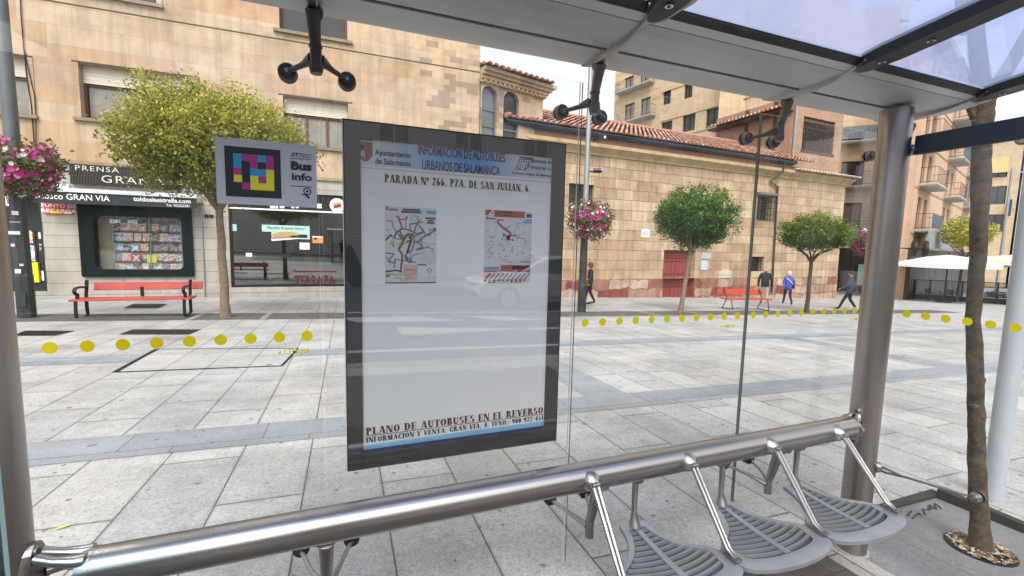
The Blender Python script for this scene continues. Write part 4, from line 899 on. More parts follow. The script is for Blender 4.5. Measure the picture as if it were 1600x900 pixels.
q = G(1575, 452)
B3 = Frame((q.x + 16, q.y + 6), -67, q.z - .5)
b3 = thing('far_ochre_building', 'far ochre stone building with a yellow awning window at the end of the square', 'building', B3.o, B3.a)
def r3(xa, xb, yt, yb): m_ = (xa + xb) / 2; return (B3.loc(xa, (yt + yb) / 2)[0], B3.loc(xb, (yt + yb) / 2)[0], B3.loc(m_, yb)[1], B3.loc(m_, yt)[1])
x1 = r3(1548, 1575, 248, 277); x2 = r3(1545, 1572, 291, 319); x3 = r3(1537, 1572, 335, 362)
zt3 = B3.loc(1570, 212)[1]; uE = B3.loc(1590, 300)[0]
b = MB(); wall(b, -25, uE, 0, zt3, [x1, x2, x3], OCHRE, .4); body(b, -25, uE, -2, zt3, 0, 12, OCHRE); b.box((-25, -.4, zt3 - .5), (uE + .2, -.003, zt3), CORN); b.build('wall', b3)
for h in (x1, x2, x3): window(b3, *h, .3, n=2, sill=False, frame=IRON, glassm=DARKGLASS, fw=.15)
b = MB(); b.box((x1[0] - .1, -.9, x1[2] + 1.0), (x1[1] + .1, -.02, x1[3] + .1), mat('yellow canvas', (.60, .47, .22), .8)); b.build('canvas_awning', b3)
b = MB(); tiles(b, -25, uE + .3, -.8, zt3 + .05, 5, zt3 + 2.2, TILE, pitch=.6, row=.8); b.build('roof', b3)
b = MB(); v = r3(1575, 1580, 312, 338); b.box((v[0], -1.0, v[2]), (v[1], -.8, v[3]), NAVY); b.build('vertical_sign', b3)
B4 = Frame((B3.o.x, B3.o.y), -67, B3.base)
b4 = thing('grey_glazed_building', 'grey building with glazed bays at the right edge beyond the pale pole', 'building', B3.o + B3.t * (uE + .4), B3.a)
b = MB(); zh4 = zt3 * 1.1; hh = [(k * 3.2 + .5, k * 3.2 + 2.9, 3.5 * r + 1, 3.5 * r + 3.6) for k in range(5) for r in range(int(zh4 / 3.5))]
wall(b, 0, 18, 0, zh4, hh, mat('grey render', (.42, .41, .40), .8, 0, .15, 1), .2); body(b, 0, 18, -2, zh4, 0, 10, mat('grey render', (.42, .41, .40))); b.build('wall', b4)
for h in hh: window(b4, *h, .15, n=3, sill=False, frame=WHITE, fw=.12)
# row of houses across the road, behind the viewer; it shows in the glass
bb_ = MB(); hh = [(k * 3.4 + .6, k * 3.4 + 2.0, 4.6 + 3.3 * r, 6.9 + 3.3 * r) for k in range(-9, 9) for r in range(1)]
BH = thing('house_row', 'pale row of houses across the road, mirrored in the display glass', 'building', (0, -17, .3), math.pi)
wall(bb_, -32, 32, -1, 7.4, hh, mat('pale render', (.64, .62, .59), .85, 0, .12, .8), .2); body(bb_, -32, 32, -1, 7.4, 0, 8, mat('pale render', (.56, .53, .49))); bb_.build('wall', BH)
for h in hh: window(BH, *h, .15, n=2, sill=False, frame=WHITE, fw=.08, glassm=mat('pale blind', (.40, .39, .37), .7))
b = MB()
for (u0, u1) in ((-7.4, -3.1), (-2.5, 1.6), (2.4, 5.6), (6.2, 10)):
    b.box((u0, -.08, -.4), (u1, -.003, 3.3), SIGNGREY)
    for k in range(26): z = -.3 + k * .14; b.box((u0 + .05, -.12, z), (u1 - .05, -.082, z + .09), mat('pale corrugated shutter', (.70, .71, .73), .45, .2, .06, 2))
b.build('metal_shutter', BH)

# ------------------------------------------------------------------ the bus shelter
PY, PXL, PXR, PR = 1.47, -.858, 2.615, .069
GY = 1.75                                               # plane of the rear glass
sh = thing('bus_shelter', 'steel and glass bus shelter with a tubular rail and hanging seats', 'bus shelter', (.88, PY, gz(.88, PY)))
for x in (PXL, PXR):
    b = MB(); z0 = gz(x, PY); b.tube([(x, PY, z0 + .006), (x, PY, 2.37)], PR, STEEL_Z, 40); b.tube([(x, PY, 2.22), (x, PY, 2.225)], PR + .002, STEEL_D, 40)
    b.tube([(x, PY, z0 + .004), (x, PY, z0 + .012)], PR + .012, CONC, 32)
    b.build('post', sh, True, smooth=True)
RZ, RR = 1.65 - .626 * PY, .0565
b = MB(); b.tube([(PXL + .20, PY, RZ), (PXR - .13, PY, RZ)], RR, STEEL_X, 48); rail = b.build('rail', sh, True, smooth=True)
for x, s in ((PXL, 1), (PXR, -1)):                      # cast clamps with three claws
    b = MB(); e = x + s * (.20 if s > 0 else .13); px_ = x + s * (PR + .012)
    b.tube([(e, PY, RZ), (e - s * .004, PY, RZ), (e - s * .03, PY, RZ)], [RR + .0012, RR + .0012, RR * .93], STEEL, 40)
    b.tube([(e - s * .0305, PY, RZ), (e - s * .036, PY, RZ)], [RR * .7, RR * .66], DARKSTEEL, 24)
    for a in (62, 118, 0, 180, 242, 298):
        ca, sa = math.cos(R(a)), math.sin(R(a)); r0 = RR * .80
        b.tube([(e - s * .012, PY + r0 * ca, RZ + r0 * sa), (e - s * .035, PY + r0 * ca * 1.02, RZ + r0 * sa * 1.02), ((e - s * .035) * .45 + px_ * .55, PY + r0 * ca * .96, RZ + r0 * sa * 1.28), (px_, PY + r0 * ca * .72, RZ + r0 * sa * 1.62)], [.020, .018, .013, .015], STEEL, 12)
    b.build('rail_clamp', sh, True, smooth=True)
    b = MB(); pl_ = []
    for k in range(24): a = 2 * math.pi * k / 24; pl_.append((.040 * math.cos(a) * (1 if abs(math.cos(a)) < .8 else .96), .105 * math.copysign(abs(math.sin(a)) ** .7, math.sin(a))))
    b.prism(pl_, (x + s * (PR - .018), PY, RZ), (0, 1, 0), (0, 0, 1), (s, 0, 0), .030, STEEL_D)
    for dz in (.082, -.082): b.tube([(x + s * (PR + .012), PY - .006, RZ + dz), (x + s * (PR + .018), PY - .006, RZ + dz)], [.016, .014], STEEL_D, 16); b.tube([(x + s * (PR + .018), PY - .006, RZ + dz), (x + s * (PR + .0195), PY - .006, RZ + dz)], .008, DARKSTEEL, 10)
    b.build('clamp_plate', sh, True, bevel=.006)
# roof beam: three bent panels with a dark groove, a pale strip and a rubber seal
BX0, BX1 = -1.16, 2.98
def yz_strip(mb, pts, x0, x1, m, th=.006):
    for (y, z), (y2, z2) in zip(pts, pts[1:]):
        d = Vector((0, y2 - y, z2 - z)).normalized(); nn = Vector((0, -d.z, d.y)) * th
        if nn.z < 0: nn = -nn
        mb.add([(x0, y, z), (x1, y, z), (x1, y2, z2), (x0, y2, z2), (x0, y + nn.y, z + nn.z), (x1, y + nn.y, z + nn.z), (x1, y2 + nn.y, z2 + nn.z), (x0, y2 + nn.y, z2 + nn.z)],
               ((0, 1, 2, 3), (4, 7, 6, 5), (0, 4, 5, 1), (1, 5, 6, 2), (2, 6, 7, 3), (3, 7, 4, 0)), m)
rear = [(1.705, 2.406), (1.66, 2.398), (1.60, 2.3915), (1.517, 2.3885)]
front = [(1.495, 2.388), (1.43, 2.389), (1.36, 2.394), (1.312, 2.402)]
b = MB(); yz_strip(b, rear, BX0, BX1, PANEL); yz_strip(b, front, BX0, BX1, PANEL); yz_strip(b, [(1.517, 2.397), (1.495, 2.3965)], BX0, BX1, RUBBER)
yz_strip(b, [(1.705, 2.420), (1.60, 2.47), (1.45, 2.49), (1.31, 2.475)], BX0, BX1, PANEL)
beam = b.build('roof_beam', sh, True)
b = MB(); yz_strip(b, [(1.308, 2.403), (1.272, 2.412)], BX0, BX1, STRIP, .012); b.build('edge_strip', beam, True)
b = MB(); yz_strip(b, [(1.270, 2.414), (1.238, 2.421)], BX0, BX1, RUBBER, .02); b.build('rubber_seal', beam, True)
RS = .115
def rz_(y): return 2.428 + (1.24 - y) * RS
JX = [-1.10, -.08, .965, 2.02, 3.08]
AX = [-1.10, -.085, .95, 1.985, 2.86]
for i in range(4):                                       # roof panes between the rafters
    x0, x1 = AX[i] + (.012 if i else -.02), AX[i + 1] - .012
    b = MB(); y0, y1 = 1.236, .12; vs = [(x0, y0, rz_(y0)), (x1, y0, rz_(y0)), (x1, y1, rz_(y1)), (x0, y1, rz_(y1))]
    vs += [(a, c, z + .010) for a, c, z in vs]; b.add(vs, ((0, 3, 2, 1), (4, 5, 6, 7)), ROOFG); b.add(vs, ((0, 1, 5, 4), (1, 2, 6, 5), (2, 3, 7, 6), (3, 0, 4, 7)), EDGE); b.build('roof_pane', sh, True)
for i, x in enumerate(AX):                               # dark rafters on pale cast straps
    b = MB(); hw = .052
    ys = [1.275, 1.262, 1.245, 1.22, 1.16, 1.05, .7, .35, .08]; ws = [.012, .03, .042, hw, .062, .062, .056, .05, .03]
    top = [(x - w_, y, rz_(y) + .012) for y, w_ in zip(ys, ws)] ; topr = [(x + w_, y, rz_(y) + .012) for y, w_ in zip(ys, ws)]
    bot = [(x - w_ * .8, y, rz_(y) - .035) for y, w_ in zip(ys, ws)]; botr = [(x + w_ * .8, y, rz_(y) - .035) for y, w_ in zip(ys, ws)]
    n = len(ys)
    b.add(top + topr + bot + botr, [(k, k + 1, n + k + 1, n + k) for k in range(n - 1)] + [(2 * n + k, 3 * n + k, 3 * n + k + 1, 2 * n + k + 1) for k in range(n - 1)] + [(k, 2 * n + k, 2 * n + k + 1, k + 1) for k in range(n - 1)] + [(n + k, n + k + 1, 3 * n + k + 1, 3 * n + k) for k in range(n - 1)] + [(0, n, 3 * n, 2 * n), (n - 1, 3 * n - 1, 4 * n - 1, 2 * n - 1)], RAFTER)
    ra = b.build('rafter', sh, True)
    b = MB()
    for y in (1.185, 1.03, .2):
        z = rz_(y) - .035; b.tube([(x, y, z), (x, y, z - .004)], .013, STEEL, 16); b.tube([(x, y, z - .004), (x, y, z - .0055)], .006, BLACK, 12)
    b.build('rafter_bolt', ra, True)
    # cast strap hugging the underside of the beam and flaring to a pointed shell under the rafter
    b = MB(); sec = [(1.715, 2.404, .010, .0), (1.66, 2.384, .016, .012), (1.58, 2.371, .02, .016), (1.505, 2.369, .018, .016), (1.44, 2.372, .010, .012), (1.37, 2.380, .009, .012), (1.31, 2.394, .012, .010), (1.265, 2.400, .016, .006)]
    vs = []
    for y, z, w_, h in sec: vs += [(x - w_, y, z + h + .006), (x - w_ * .6, y, z), (x + w_ * .6, y, z), (x + w_, y, z + h + .006)]
    fs = []
    for k in range(len(sec) - 1):
        for j in range(4): fs.append((k * 4 + j, k * 4 + (j + 1) % 4, (k + 1) * 4 + (j + 1) % 4, (k + 1) * 4 + j))
    b.add(vs, fs + [(3, 2, 1, 0), tuple(len(vs) - 4 + j for j in range(4))], STEEL_D); 
    lip = [(1.285, -.012, .016), (1.255, -.03, .044), (1.22, -.05, .068), (1.17, .02, .083), (1.10, .03, .080), (1.03, .035, .070), (.96, .04, .060), (.90, .045, .050)]
    vs = []
    for y, xa, xb in lip:
        z = rz_(y) - .022 - (.012 if y > 1.24 else 0); vs += [(x + xa, y, z), (x + xb, y, z), (x + xb, y, z + .006), (x + xa, y, z + .006)]
    fs = [(k * 4 + j, k * 4 + (j + 1) % 4, (k + 1) * 4 + (j + 1) % 4, (k + 1) * 4 + j) for k in range(len(lip) - 1) for j in range(4)]
    b.add(vs, fs + [(3, 2, 1, 0), tuple(len(vs) - 4 + j for j in range(4))], STEEL_D)
    b.build('roof_strap', sh, True, smooth=True)
# glass behind the rail, one pane between each pair of spiders
gl = []
for i in range(4):
    x0, x1 = JX[i] + .006, (JX[i + 1] - .006); z0, z1 = .14, 2.355
    b = MB(); vs = [(x0, GY - .005, z0), (x1, GY - .005, z0), (x1, GY + .005, z0), (x0, GY + .005, z0)]; vs += [(a, c, z1) for a, c, _ in vs]
    b.add(vs, ((0, 1, 5, 4), (2, 3, 7, 6), (0, 3, 2, 1), (4, 5, 6, 7)), GLASS); b.add(vs, ((1, 2, 6, 5), (3, 0, 4, 7)), EDGE if i < 2 else mat('dark glass edge', (.10, .13, .13), .2, 0, .05)); gl.append(b.build('glass_pane', sh, True))
def dots(par, pts, nrm, r=.019):
    nrm = Vector(nrm); ex = Vector((0, 0, 1)).cross(nrm).normalized(); me = None
    for p in pts:
        p = Vector(p) + nrm * .001
        if me is None:
            b = MB(); b.face([ex * r * math.cos(k * math.pi / 10) + Vector((0, 0, r * math.sin(k * math.pi / 10))) for k in range(20)], YELLOW); o = b.build('yellow_dot', par); me = o.data
        else: o = bpy.data.objects.new('yellow_dot', me); COL.objects.link(o); o.parent = par
        o.location = p - sh.location - par.location
        if par.location.length > 0: o.location = p
DZ = onY(913, 504, GY).z; step = onY(480, 523, GY).x - onY(440, 524.5, GY).x
step = (onY(480, 523, GY).x - onY(80, 540, GY).x) / 8
dots(gl[0], [(onY(480, 523, GY).x - k * step, GY - .006, DZ) for k in range(12)], (0, -1, 0))
s2 = (onY(1130, 494, GY).x - onY(913, 504, GY).x) / 9; xs = [onY(913, 504, GY).x + k * s2 for k in range(40)]
dots(gl[1], [(.0 + k * step + .06, GY - .006, DZ) for k in range(int(.84 / step))], (0, -1, 0))
dots(gl[2], [(x, GY - .006, DZ) for x in xs if x < JX[3] - .03], (0, -1, 0))
dots(gl[3], [(JX[3] + .045 + k * s2, GY - .006, DZ) for k in range(14) if JX[3] + .045 + k * s2 < JX[4] - .03], (0, -1, 0))
for g_, xx, al in ((gl[0], onY(485, 540, GY).x, 'r'), (gl[2], onY(1147, 503, GY).x, 'r'), (gl[3], onY(1345, 489, GY).x, 'r')):
    b = MB(); zz = DZ - .062; text(b, 'e CEMUSA', (xx, GY - .0065, zz), .016, YELLOW, bold=.02, align=al); b.build('film_lettering', g_, True)
# end panes
EX, EX0 = 2.70, -.80
for x, nm, m, y0, y1 in ((EX, 'end_pane', GLASS, .25, 1.42), (EX0, 'end_pane', TINT, .25, 1.40)):
    b = MB(); z0, z1 = .2, 2.265; vs = [(x - .005, y0, z0), (x + .005, y0, z0), (x + .005, y1, z0), (x - .005, y1, z0)]; vs += [(a, c, z1) for a, c, _ in vs]
    b.add(vs, ((3, 0, 4, 7), (1, 2, 6, 5)), m); b.add(vs, ((0, 3, 2, 1), (4, 5, 6, 7), (0, 1, 5, 4), (2, 3, 7, 6)), EDGE if x < 0 else m); e = b.build(nm, sh, True)
    if x > 0:
        dy = (onX(1418, 490, EX).y - onX(1572, 510, EX).y) / 4.6; dz = onX(1418, 490, EX).z
        dots(e, [(EX - .006, onX(1418, 490, EX).y - k * dy, dz) for k in range(9)], (-1, 0, 0))
for (pa, pb, r) in ((onX(1378, 733, EX - .03), onX(1523, 778, EX - .02), .008), (onX(1424, 235, EX - .03), onX(1594, 215, EX - .02), .010)):
    b = MB(); b.tube([(PXR + PR * .7, PY - PR * .65, pa.z), (PXR + PR * .95, PY - PR * .9, pa.z)], [.032, .024], STEEL_D, 20)
    b.tube([(PXR + PR * .9, PY - PR * .85, pa.z + .012), (pa.x, pa.y, pa.z + .012), (pa.x, pa.y - .09, pa.z + .008), pb], [r, r * .9, r * .8, r * .7], STEEL_D, 8); b.tube([(PXR + PR * .9, PY - PR * .85, pa.z - .012), (pa.x, pa.y - .02, pa.z - .01), (pa.x, pa.y - .09, pa.z + .006)], r * .8, STEEL_D, 8)
    b.tube([(pb.x - .018, pb.y, pb.z), (EX - .0052, pb.y, pb.z)], [.016, .022], STEEL_D, 20); b.tube([(pb.x - .024, pb.y, pb.z), (pb.x - .018, pb.y, pb.z)], .009, STEEL, 12); b.tube([(EX + .0052, pb.y, pb.z), (EX + .02, pb.y, pb.z)], [.028, .024], STEEL_D, 20); b.build('end_stay', sh, True, smooth=True)
b = MB(); z0 = onX(1500, 232, EX - .03).z; z1 = onX(1500, 201, EX - .03).z
b.box((EX - .045, .2, z0), (EX - .02, 1.40, z1), mat('navy painted bar', (.028, .040, .055), .45, .1, .1, 3)); b.build('end_bar', sh, True)
# spider fittings: upper ones hang from the straps, lower ones from the rail
def disc(b, c, m):
    c = Vector(c); b.tube([c + Vector((0, .028, 0)), c + Vector((0, .016, 0))], [.028, .031], m, 24); b.tube([c + Vector((0, .006, 0)), c + Vector((0, -.012, 0)), c + Vector((0, -.018, 0))], [.031, .030, .026], m, 24); b.tube([c + Vector((0, -.018, 0)), c + Vector((0, -.028, 0))], [.019, .017], m, 20); b.tube([c + Vector((0, -.028, 0)), c + Vector((0, -.031, 0))], .007, STEEL_D, 10)
for i, x in enumerate(JX):
    if i == 4: x = onY(1363, 241, GY - .02).x + .095
    m = DARKSTEEL if i < 2 else mat('weathered cast metal', (.19, .18, .175), .42, .75, .2, 8)
    hy, hz = 1.635, 2.225
    b = MB(); b.tube([(x - .004, 1.60, 2.372), (x - .003, 1.61, 2.335), (x, hy, 2.275)], [.024, .021, .017], m, 16)
    b.tube([(x, hy, hz + .055), (x, hy, hz + .048), (x, hy, hz + .046), (x, hy, hz - .008), (x, hy, hz - .010), (x, hy, hz - .018), (x, hy, hz - .034)], [.021, .021, .018, .019, .022, .022, .018], m, 24)
    b.tube([(x, 1.62, 2.378), (x, 1.60, 2.36)], [.026, .024], m, 16)
    for s in (-1, 1):
        c = (x + s * .095, GY - .006, hz - .008)
        b.tube([(x + s * .012, hy + .01, hz + .012), (x + s * .045, hy + .045, hz + .002), (x + s * .088, GY - .03, hz - .008)], [.017, .010, .008], m, 10)
        b.tube([(x + s * .018, hy + .012, hz + .028), (x + s * .05, hy + .05, hz + .003)], [.007, .006], m, 8)
    f = b.build('spider_fitting', sh, True, smooth=True)
    for s in (-1, 1): b = MB(); disc(b, (x + s * .095, GY - .006, hz - .008), m); b.build('glass_clamp', f, True, smooth=True)
    if i in (0, 4): continue
    b = MB(); lz = .455; 
    b.tube([(x + .01, PY + .01, RZ - RR + .012), (x + .01, PY + .03, RZ - RR - .01), (x + .005, PY + .07, lz + .03)], [.04, .026, .018], STEEL_D, 16); b.tube([(x + .005, PY + .075, lz + .04), (x + .005, PY + .075, lz - .05)], [.017, .019], STEEL_D, 16)
    for s in (-1, 1): b.tube([(x + .005 + s * .012, PY + .08, lz), (x + s * .05, PY + .15, lz + .02), (x + s * .09, GY - .02, lz + .028)], [.014, .009, .008], STEEL_D, 8)
    f = b.build('spider_fitting', sh, True, smooth=True)
    for s in (-1, 1): b = MB(); disc(b, (x + s * .09, GY - .006, lz + .028), DARKSTEEL); b.build('glass_clamp', f, True, smooth=True)
# hanging seats
SZ = .455
SC = [1.155, 1.645, 2.14]
bx = [onY(925, 765, PY - RR).x, onY(1077, 741, PY - RR).x, onY(1206, 714, PY - RR).x, onY(1311, 688, PY - RR).x]
YR, YC, YF = 1.495, 1.185, 1.075
HT = [(1.50, .064), (1.46, .070), (1.42, .082), (1.37, .108), (1.33, .142), (1.30, .180), (1.27, .226), (1.245, .2435), (1.15, .2435)]
def half(y):
    if y >= HT[0][0]: return HT[0][1]
    for (ya, a), (yb2, c) in zip(HT, HT[1:]):
        if yb2 <= y <= ya: return a + (c - a) * (ya - y) / (ya - yb2)
    return HT[-1][1]
def sag(x, y): return SZ - .010 * (1 - min(1, ((y - 1.285) / .21) ** 2)) - .03 * max(0, 1.13 - y)
for i, cx in enumerate(SC):
    b = MB(); ys = [1.50 - .35 * k / 16 for k in range(17)]; yt = [1.468 - (1.468 - 1.186) * k / 16 for k in range(17)]
    O = [(-half(y), y) for y in ys] + [(-.2435 * math.cos(math.pi * k / 12), 1.15 - .075 * math.sin(math.pi * k / 12)) for k in range(1, 12)] + [(half(y), y) for y in reversed(ys)]
    hi = lambda y: half(y) - .030 - .022 * max(0, min(1, (1.27 - y) / .06))
    I = [(-hi(y), y) for y in yt] + [(-hi(1.186) * math.cos(math.pi * k / 12), 1.186 - .046 * math.sin(math.pi * k / 12)) for k in range(1, 12)] + [(hi(y), y) for y in reversed(yt)]
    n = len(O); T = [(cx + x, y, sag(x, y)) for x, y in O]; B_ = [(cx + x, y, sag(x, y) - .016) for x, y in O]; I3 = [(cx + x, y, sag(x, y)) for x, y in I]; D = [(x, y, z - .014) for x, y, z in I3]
    mid = [((a[0] * .93 + c[0] * .07), (a[1] * .93 + c[1] * .07), a[2] + .002) for a, c in zip(T, I3)]
    b.add(T + mid + I3 + D, [(q * n + k, q * n + (k + 1) % n, (q + 1) * n + (k + 1) % n, (q + 1) * n + k) for q in range(3) for k in range(n)], SEATM)
    b.add(T + B_, [((k + 1) % n, k, n + k, n + (k + 1) % n) for k in range(n)], SEATM)
    h2 = len(D) // 2
    b.add(D, [(k, k + 1, n - 2 - k, n - 1 - k) for k in range(h2 - 1)], mat('shade coloured slot floor', (.075, .08, .09), .6, .2, .3, 14)); b.add(B_, [(k, n - 1 - k, n - 2 - k, k + 1) for k in range(h2 - 1)], SEATM)  # pan floor coloured dark, painting in the shade between the ribs
    for k in range(12):
        y0, y1 = 1.475 - .333 * k / 12, 1.475 - .333 * (k + 1) / 12
        w0, w1 = .011 + .004 * k / 12, .011 + .004 * (k + 1) / 12; z0_, z1_ = sag(0, y0) + .001, sag(0, y1) + .001
        b.add([(cx - w0, y0, z0_), (cx + w0, y0, z0_), (cx + w1, y1, z1_), (cx - w1, y1, z1_), (cx - w0, y0, z0_ - .014), (cx + w0, y0, z0_ - .014), (cx + w1, y1, z1_ - .014), (cx - w1, y1, z1_ - .014)], ((0, 3, 2, 1), (0, 4, 7, 3), (1, 2, 6, 5)), SEATM)
    for r_ in range(11):
        yc = 1.452 - .0285 * r_
        for s in (-1, 1):
            xe = .02
            for _ in range(30):
                yy = yc + .9 * xe * xe
                xe += (max(.018, hi(yy) + .003) - xe) * .3
            pts = [(s * (.010 + (xe - .010) * k / 9), yc + .9 * (.010 + (xe - .010) * k / 9) ** 2) for k in range(10)]
            w_ = .0055 + .0012 * r_ / 10
            for p, q in zip(pts, pts[1:]):
                vs = [(cx + p[0], p[1] - w_, sag(*p) - .0005), (cx + q[0], q[1] - w_, sag(*q) - .0005), (cx + q[0], q[1] + w_, sag(*q) - .004), (cx + p[0], p[1] + w_, sag(*p) - .004)]
                vs += [(a, c, z - .012) for a, c, z in vs]; b.add(vs, ((0, 1, 2, 3), (0, 4, 5, 1), (3, 2, 6, 7)), SEATM)
    seat = b.build('seat', sh, True, smooth=True)
    b = MB(); hx = cx + .0
    b.tube([(hx, PY + .01, RZ - RR + .012), (hx, PY + .015, RZ - RR - .008), (hx, PY + .02, RZ - RR - .028), (hx, PY + .02, SZ + .055), (hx, 1.482, SZ + .015), (hx, 1.478, SZ - .004)], [.034, .030, .014, .011, .022, .026], STEEL_D, 14)
    b.build('seat_hanger', seat, True, smooth=True)
CXs = [SC[0] - .247, (SC[0] + SC[1]) / 2, (SC[1] + SC[2]) / 2, SC[2] + .247]
for i, (x, xc) in enumerate(zip(bx, CXs)):
    b = MB(); yb_ = PY - RR
    b.tube([(x, PY - RR * .6, RZ + .004), (x, yb_ - .006, RZ + .002), (x, yb_ - .02, RZ)], [.042, .034, .018], STEEL, 20)
    for s in (-1, 1):
        b.tube([(x + s * .010, yb_ - .014, RZ + .012), (x + s * .010, yb_ - .03, RZ - .006), (xc + s * .008, 1.215, SZ + .022), (xc + s * .006, 1.175, SZ + .006)], [.0095, .009, .007, .006], STEEL_D, 8)
    b.box((xc - .017, 1.16, SZ - .002), (xc + .017, 1.22, SZ + .008), STEEL_D); b.tube([(xc, 1.185, SZ + .008), (xc, 1.185, SZ + .012)], .009, STEEL, 12)
    b.tube([(x - .016, yb_ - .024, RZ + .006), (x + .016, yb_ - .024, RZ + .006)], .011, STEEL_D, 12); b.build('seat_brace', sh, True, smooth=True)

# ------------------------------------------------------------------ display case on the glass
X0, X1, Z0, Z1 = -.002, .8725, .781, 2.0735
CF, CB = 1.70, 1.742
dc = thing('display_case', 'dark framed bus information poster case fixed to the shelter glass', 'display case', ((X0 + X1) / 2, 1.72, Z0))
ix0, ix1, iz0, iz1 = X0 + .058, X1 - .058, Z0 + .060, Z1 - .058
b = MB()
for (a, c, d, e) in ((X0, X1, Z0, iz0), (X0, X1, iz1, Z1), (X0, ix0, iz0 + .0005, iz1 - .0005), (ix1, X1, iz0 + .0005, iz1 - .0005)): b.box((a, CF, d), (c, CB, e), FRAMEG)
b.build('case_frame', dc, True)
b = MB(); b.box((X0 - .003, CF - .001, Z0 - .003), (X0 - .0005, CB, Z1 + .003), STRIP); b.box((X0 - .003, CF - .001, Z1 + .0005), (X1 + .003, CB, Z1 + .003), IRON); b.box((X1 + .0005, CF - .001, Z0 - .003), (X1 + .003, CB, Z1 + .003), IRON); b.build('case_rim', dc, True)
b = MB(); b.box((X0 + .004, CF - .010, Z0 + .004), (X1 - .004, CF - .004, Z1 - .004), CASEG); b.build('case_glass', dc, True)
PYY = CF + .008
b = MB(); b.face([(ix0, PYY, iz0), (ix1, PYY, iz0), (ix1, PYY, iz1), (ix0, PYY, iz1)], PAPER); ps = b.build('poster', dc, True)
pY = lambda x, y: onY(x, y, PYY)
W_ = ix1 - ix0
# blue heading band that fades to paper at both ends
m, t_, bb2 = nt('blue heading'); tc = t_.nodes.new('ShaderNodeTexCoord'); s_ = t_.nodes.new('ShaderNodeSeparateXYZ'); t_.links.new(tc.outputs['Object'], s_.inputs[0])
mr = N(t_, 'MapRange'); t_.links.new(s_.outputs[0], mr.inputs[0]); mr.inputs[1].default_value = ix0; mr.inputs[2].default_value = ix1
t_.links.new(ramp(t_, mr.outputs[0], (.12, (.70, .73, .77)), (.36, (.15, .40, .78)), (.62, (.11, .35, .74)), (.80, (.66, .70, .76))), bb2.inputs['Base Color']); bb2.inputs['Roughness'].default_value = .5; HEAD = m
hz0 = pY(700, 268).z; hz1 = iz1 - .0
b = MB(); b.face([(ix0, PYY - .001, hz0), (ix1, PYY - .001, hz0), (ix1, PYY - .001, hz1 - .002), (ix0, PYY - .001, hz1 - .002)], HEAD)
b.face([(ix0, PYY - .001, hz0 - .012), (ix1, PYY - .001, hz0 - .012), (ix1, PYY - .001, hz0 - .009), (ix0, PYY - .001, hz0 - .009)], SIGNGREY)
b.build('heading_band', ps, True)
b = MB(); YT = PYY - .002; INK = mat('dark blue ink', (.012, .016, .05), .5, 0, .05)
p = pY(719, 244); q2_ = pY(720, 264); lx, lw = pY(653, 238).x, pY(789, 250).x
def fit(mb, s, x0, x1, z, h, mm, bold=.015, Y=YT):
    key = (s, bold, 0, 1); tmp = MB(); w = text(tmp, s, (0, 0, 0), h, mm, bold=bold); text(mb, s, (x0, Y, z), h, mm, bold=bold, squeeze=(x1 - x0) / w)
capH = .034
fit(b, 'INFORMACIÓN DE AUTOBUSES', lx, lw, pY(653, 241).z, capH, INK, .022); fit(b, 'URBANOS DE SALAMANCA', pY(659, 258).x, pY(781, 267).x, pY(659, 264).z, capH, INK, .022)
fit(b, 'Ayuntamiento', pY(586, 240).x, pY(642, 246).x, pY(586, 242).z, .020, INK, .015); fit(b, 'de Salamanca', pY(586, 253).x, pY(642, 256).x, pY(586, 255.5).z, .020, INK, .015)
fit(b, 'Salamanca de', pY(828, 250).x, pY(861, 255).x, pY(828, 253).z, .015, NAVY, .01); fit(b, 'Transportes s.a.', pY(824, 260).x, pY(861, 264).x, pY(824, 263).z, .015, NAVY, .01); fit(b, 'Autobuses Urbanos de Salamanca', pY(799, 268).x, pY(861, 275).x, pY(799, 271.5).z, .010, NAVY, .02)
# slanted two letter mark with a bar
zL = pY(805, 262).z; xL = pY(803, 262).x; b.face([(xL, YT, zL - .008), (xL + .055, YT, zL - .008), (xL + .055, YT, zL - .005), (xL, YT, zL - .005)], NAVY)
text(b, 'ST', (xL + .008, YT, zL), .036, NAVY, bold=.05, shear=.3, squeeze=1.1); text(b, 'ST', (xL + .009, YT - .0006, zL + .001), .034, PAPER, bold=-.005, shear=.3, squeeze=1.13)
b.face([(xL + .02, YT, zL + .040), (xL + .082, YT, zL + .040), (xL + .086, YT, zL + .045), (xL + .024, YT, zL + .045)], NAVY)
# coat of arms: crown over a parted shield
cx_, cz_ = pY(570.5, 236).x, pY(570.5, 236).z
shd = [(-.026, .034), (.026, .034), (.026, -.012), (.016, -.030), (0, -.038), (-.016, -.030), (-.026, -.012)]
b.face([(cx_ + x, YT, cz_ + z) for x, z in shd][::-1], mat('shield grey', (.20, .20, .21), .5)); b.face([(cx_ + .002, YT - .0006, cz_ + .030), (cx_ + .002, YT - .0006, cz_ - .034), (cx_ + .015, YT - .0006, cz_ - .027), (cx_ + .023, YT - .0006, cz_ - .01), (cx_ + .023, YT - .0006, cz_ + .030)], mat('shield red', (.28, .05, .07), .5))
for k in range(4): b.face([(cx_ - .02 + .005 * k, YT - .0007, cz_ - .02), (cx_ - .0175 + .005 * k, YT - .0007, cz_ - .02), (cx_ - .0175 + .005 * k, YT - .0007, cz_ + .0), (cx_ - .02 + .005 * k, YT - .0007, cz_ + .0)], PAPER)
b.face([(cx_ - .018, YT - .0007, cz_ + .01), (cx_ - .004, YT - .0007, cz_ + .008), (cx_ - .004, YT - .0007, cz_ + .018), (cx_ - .014, YT - .0007, cz_ + .02)], BLACK)
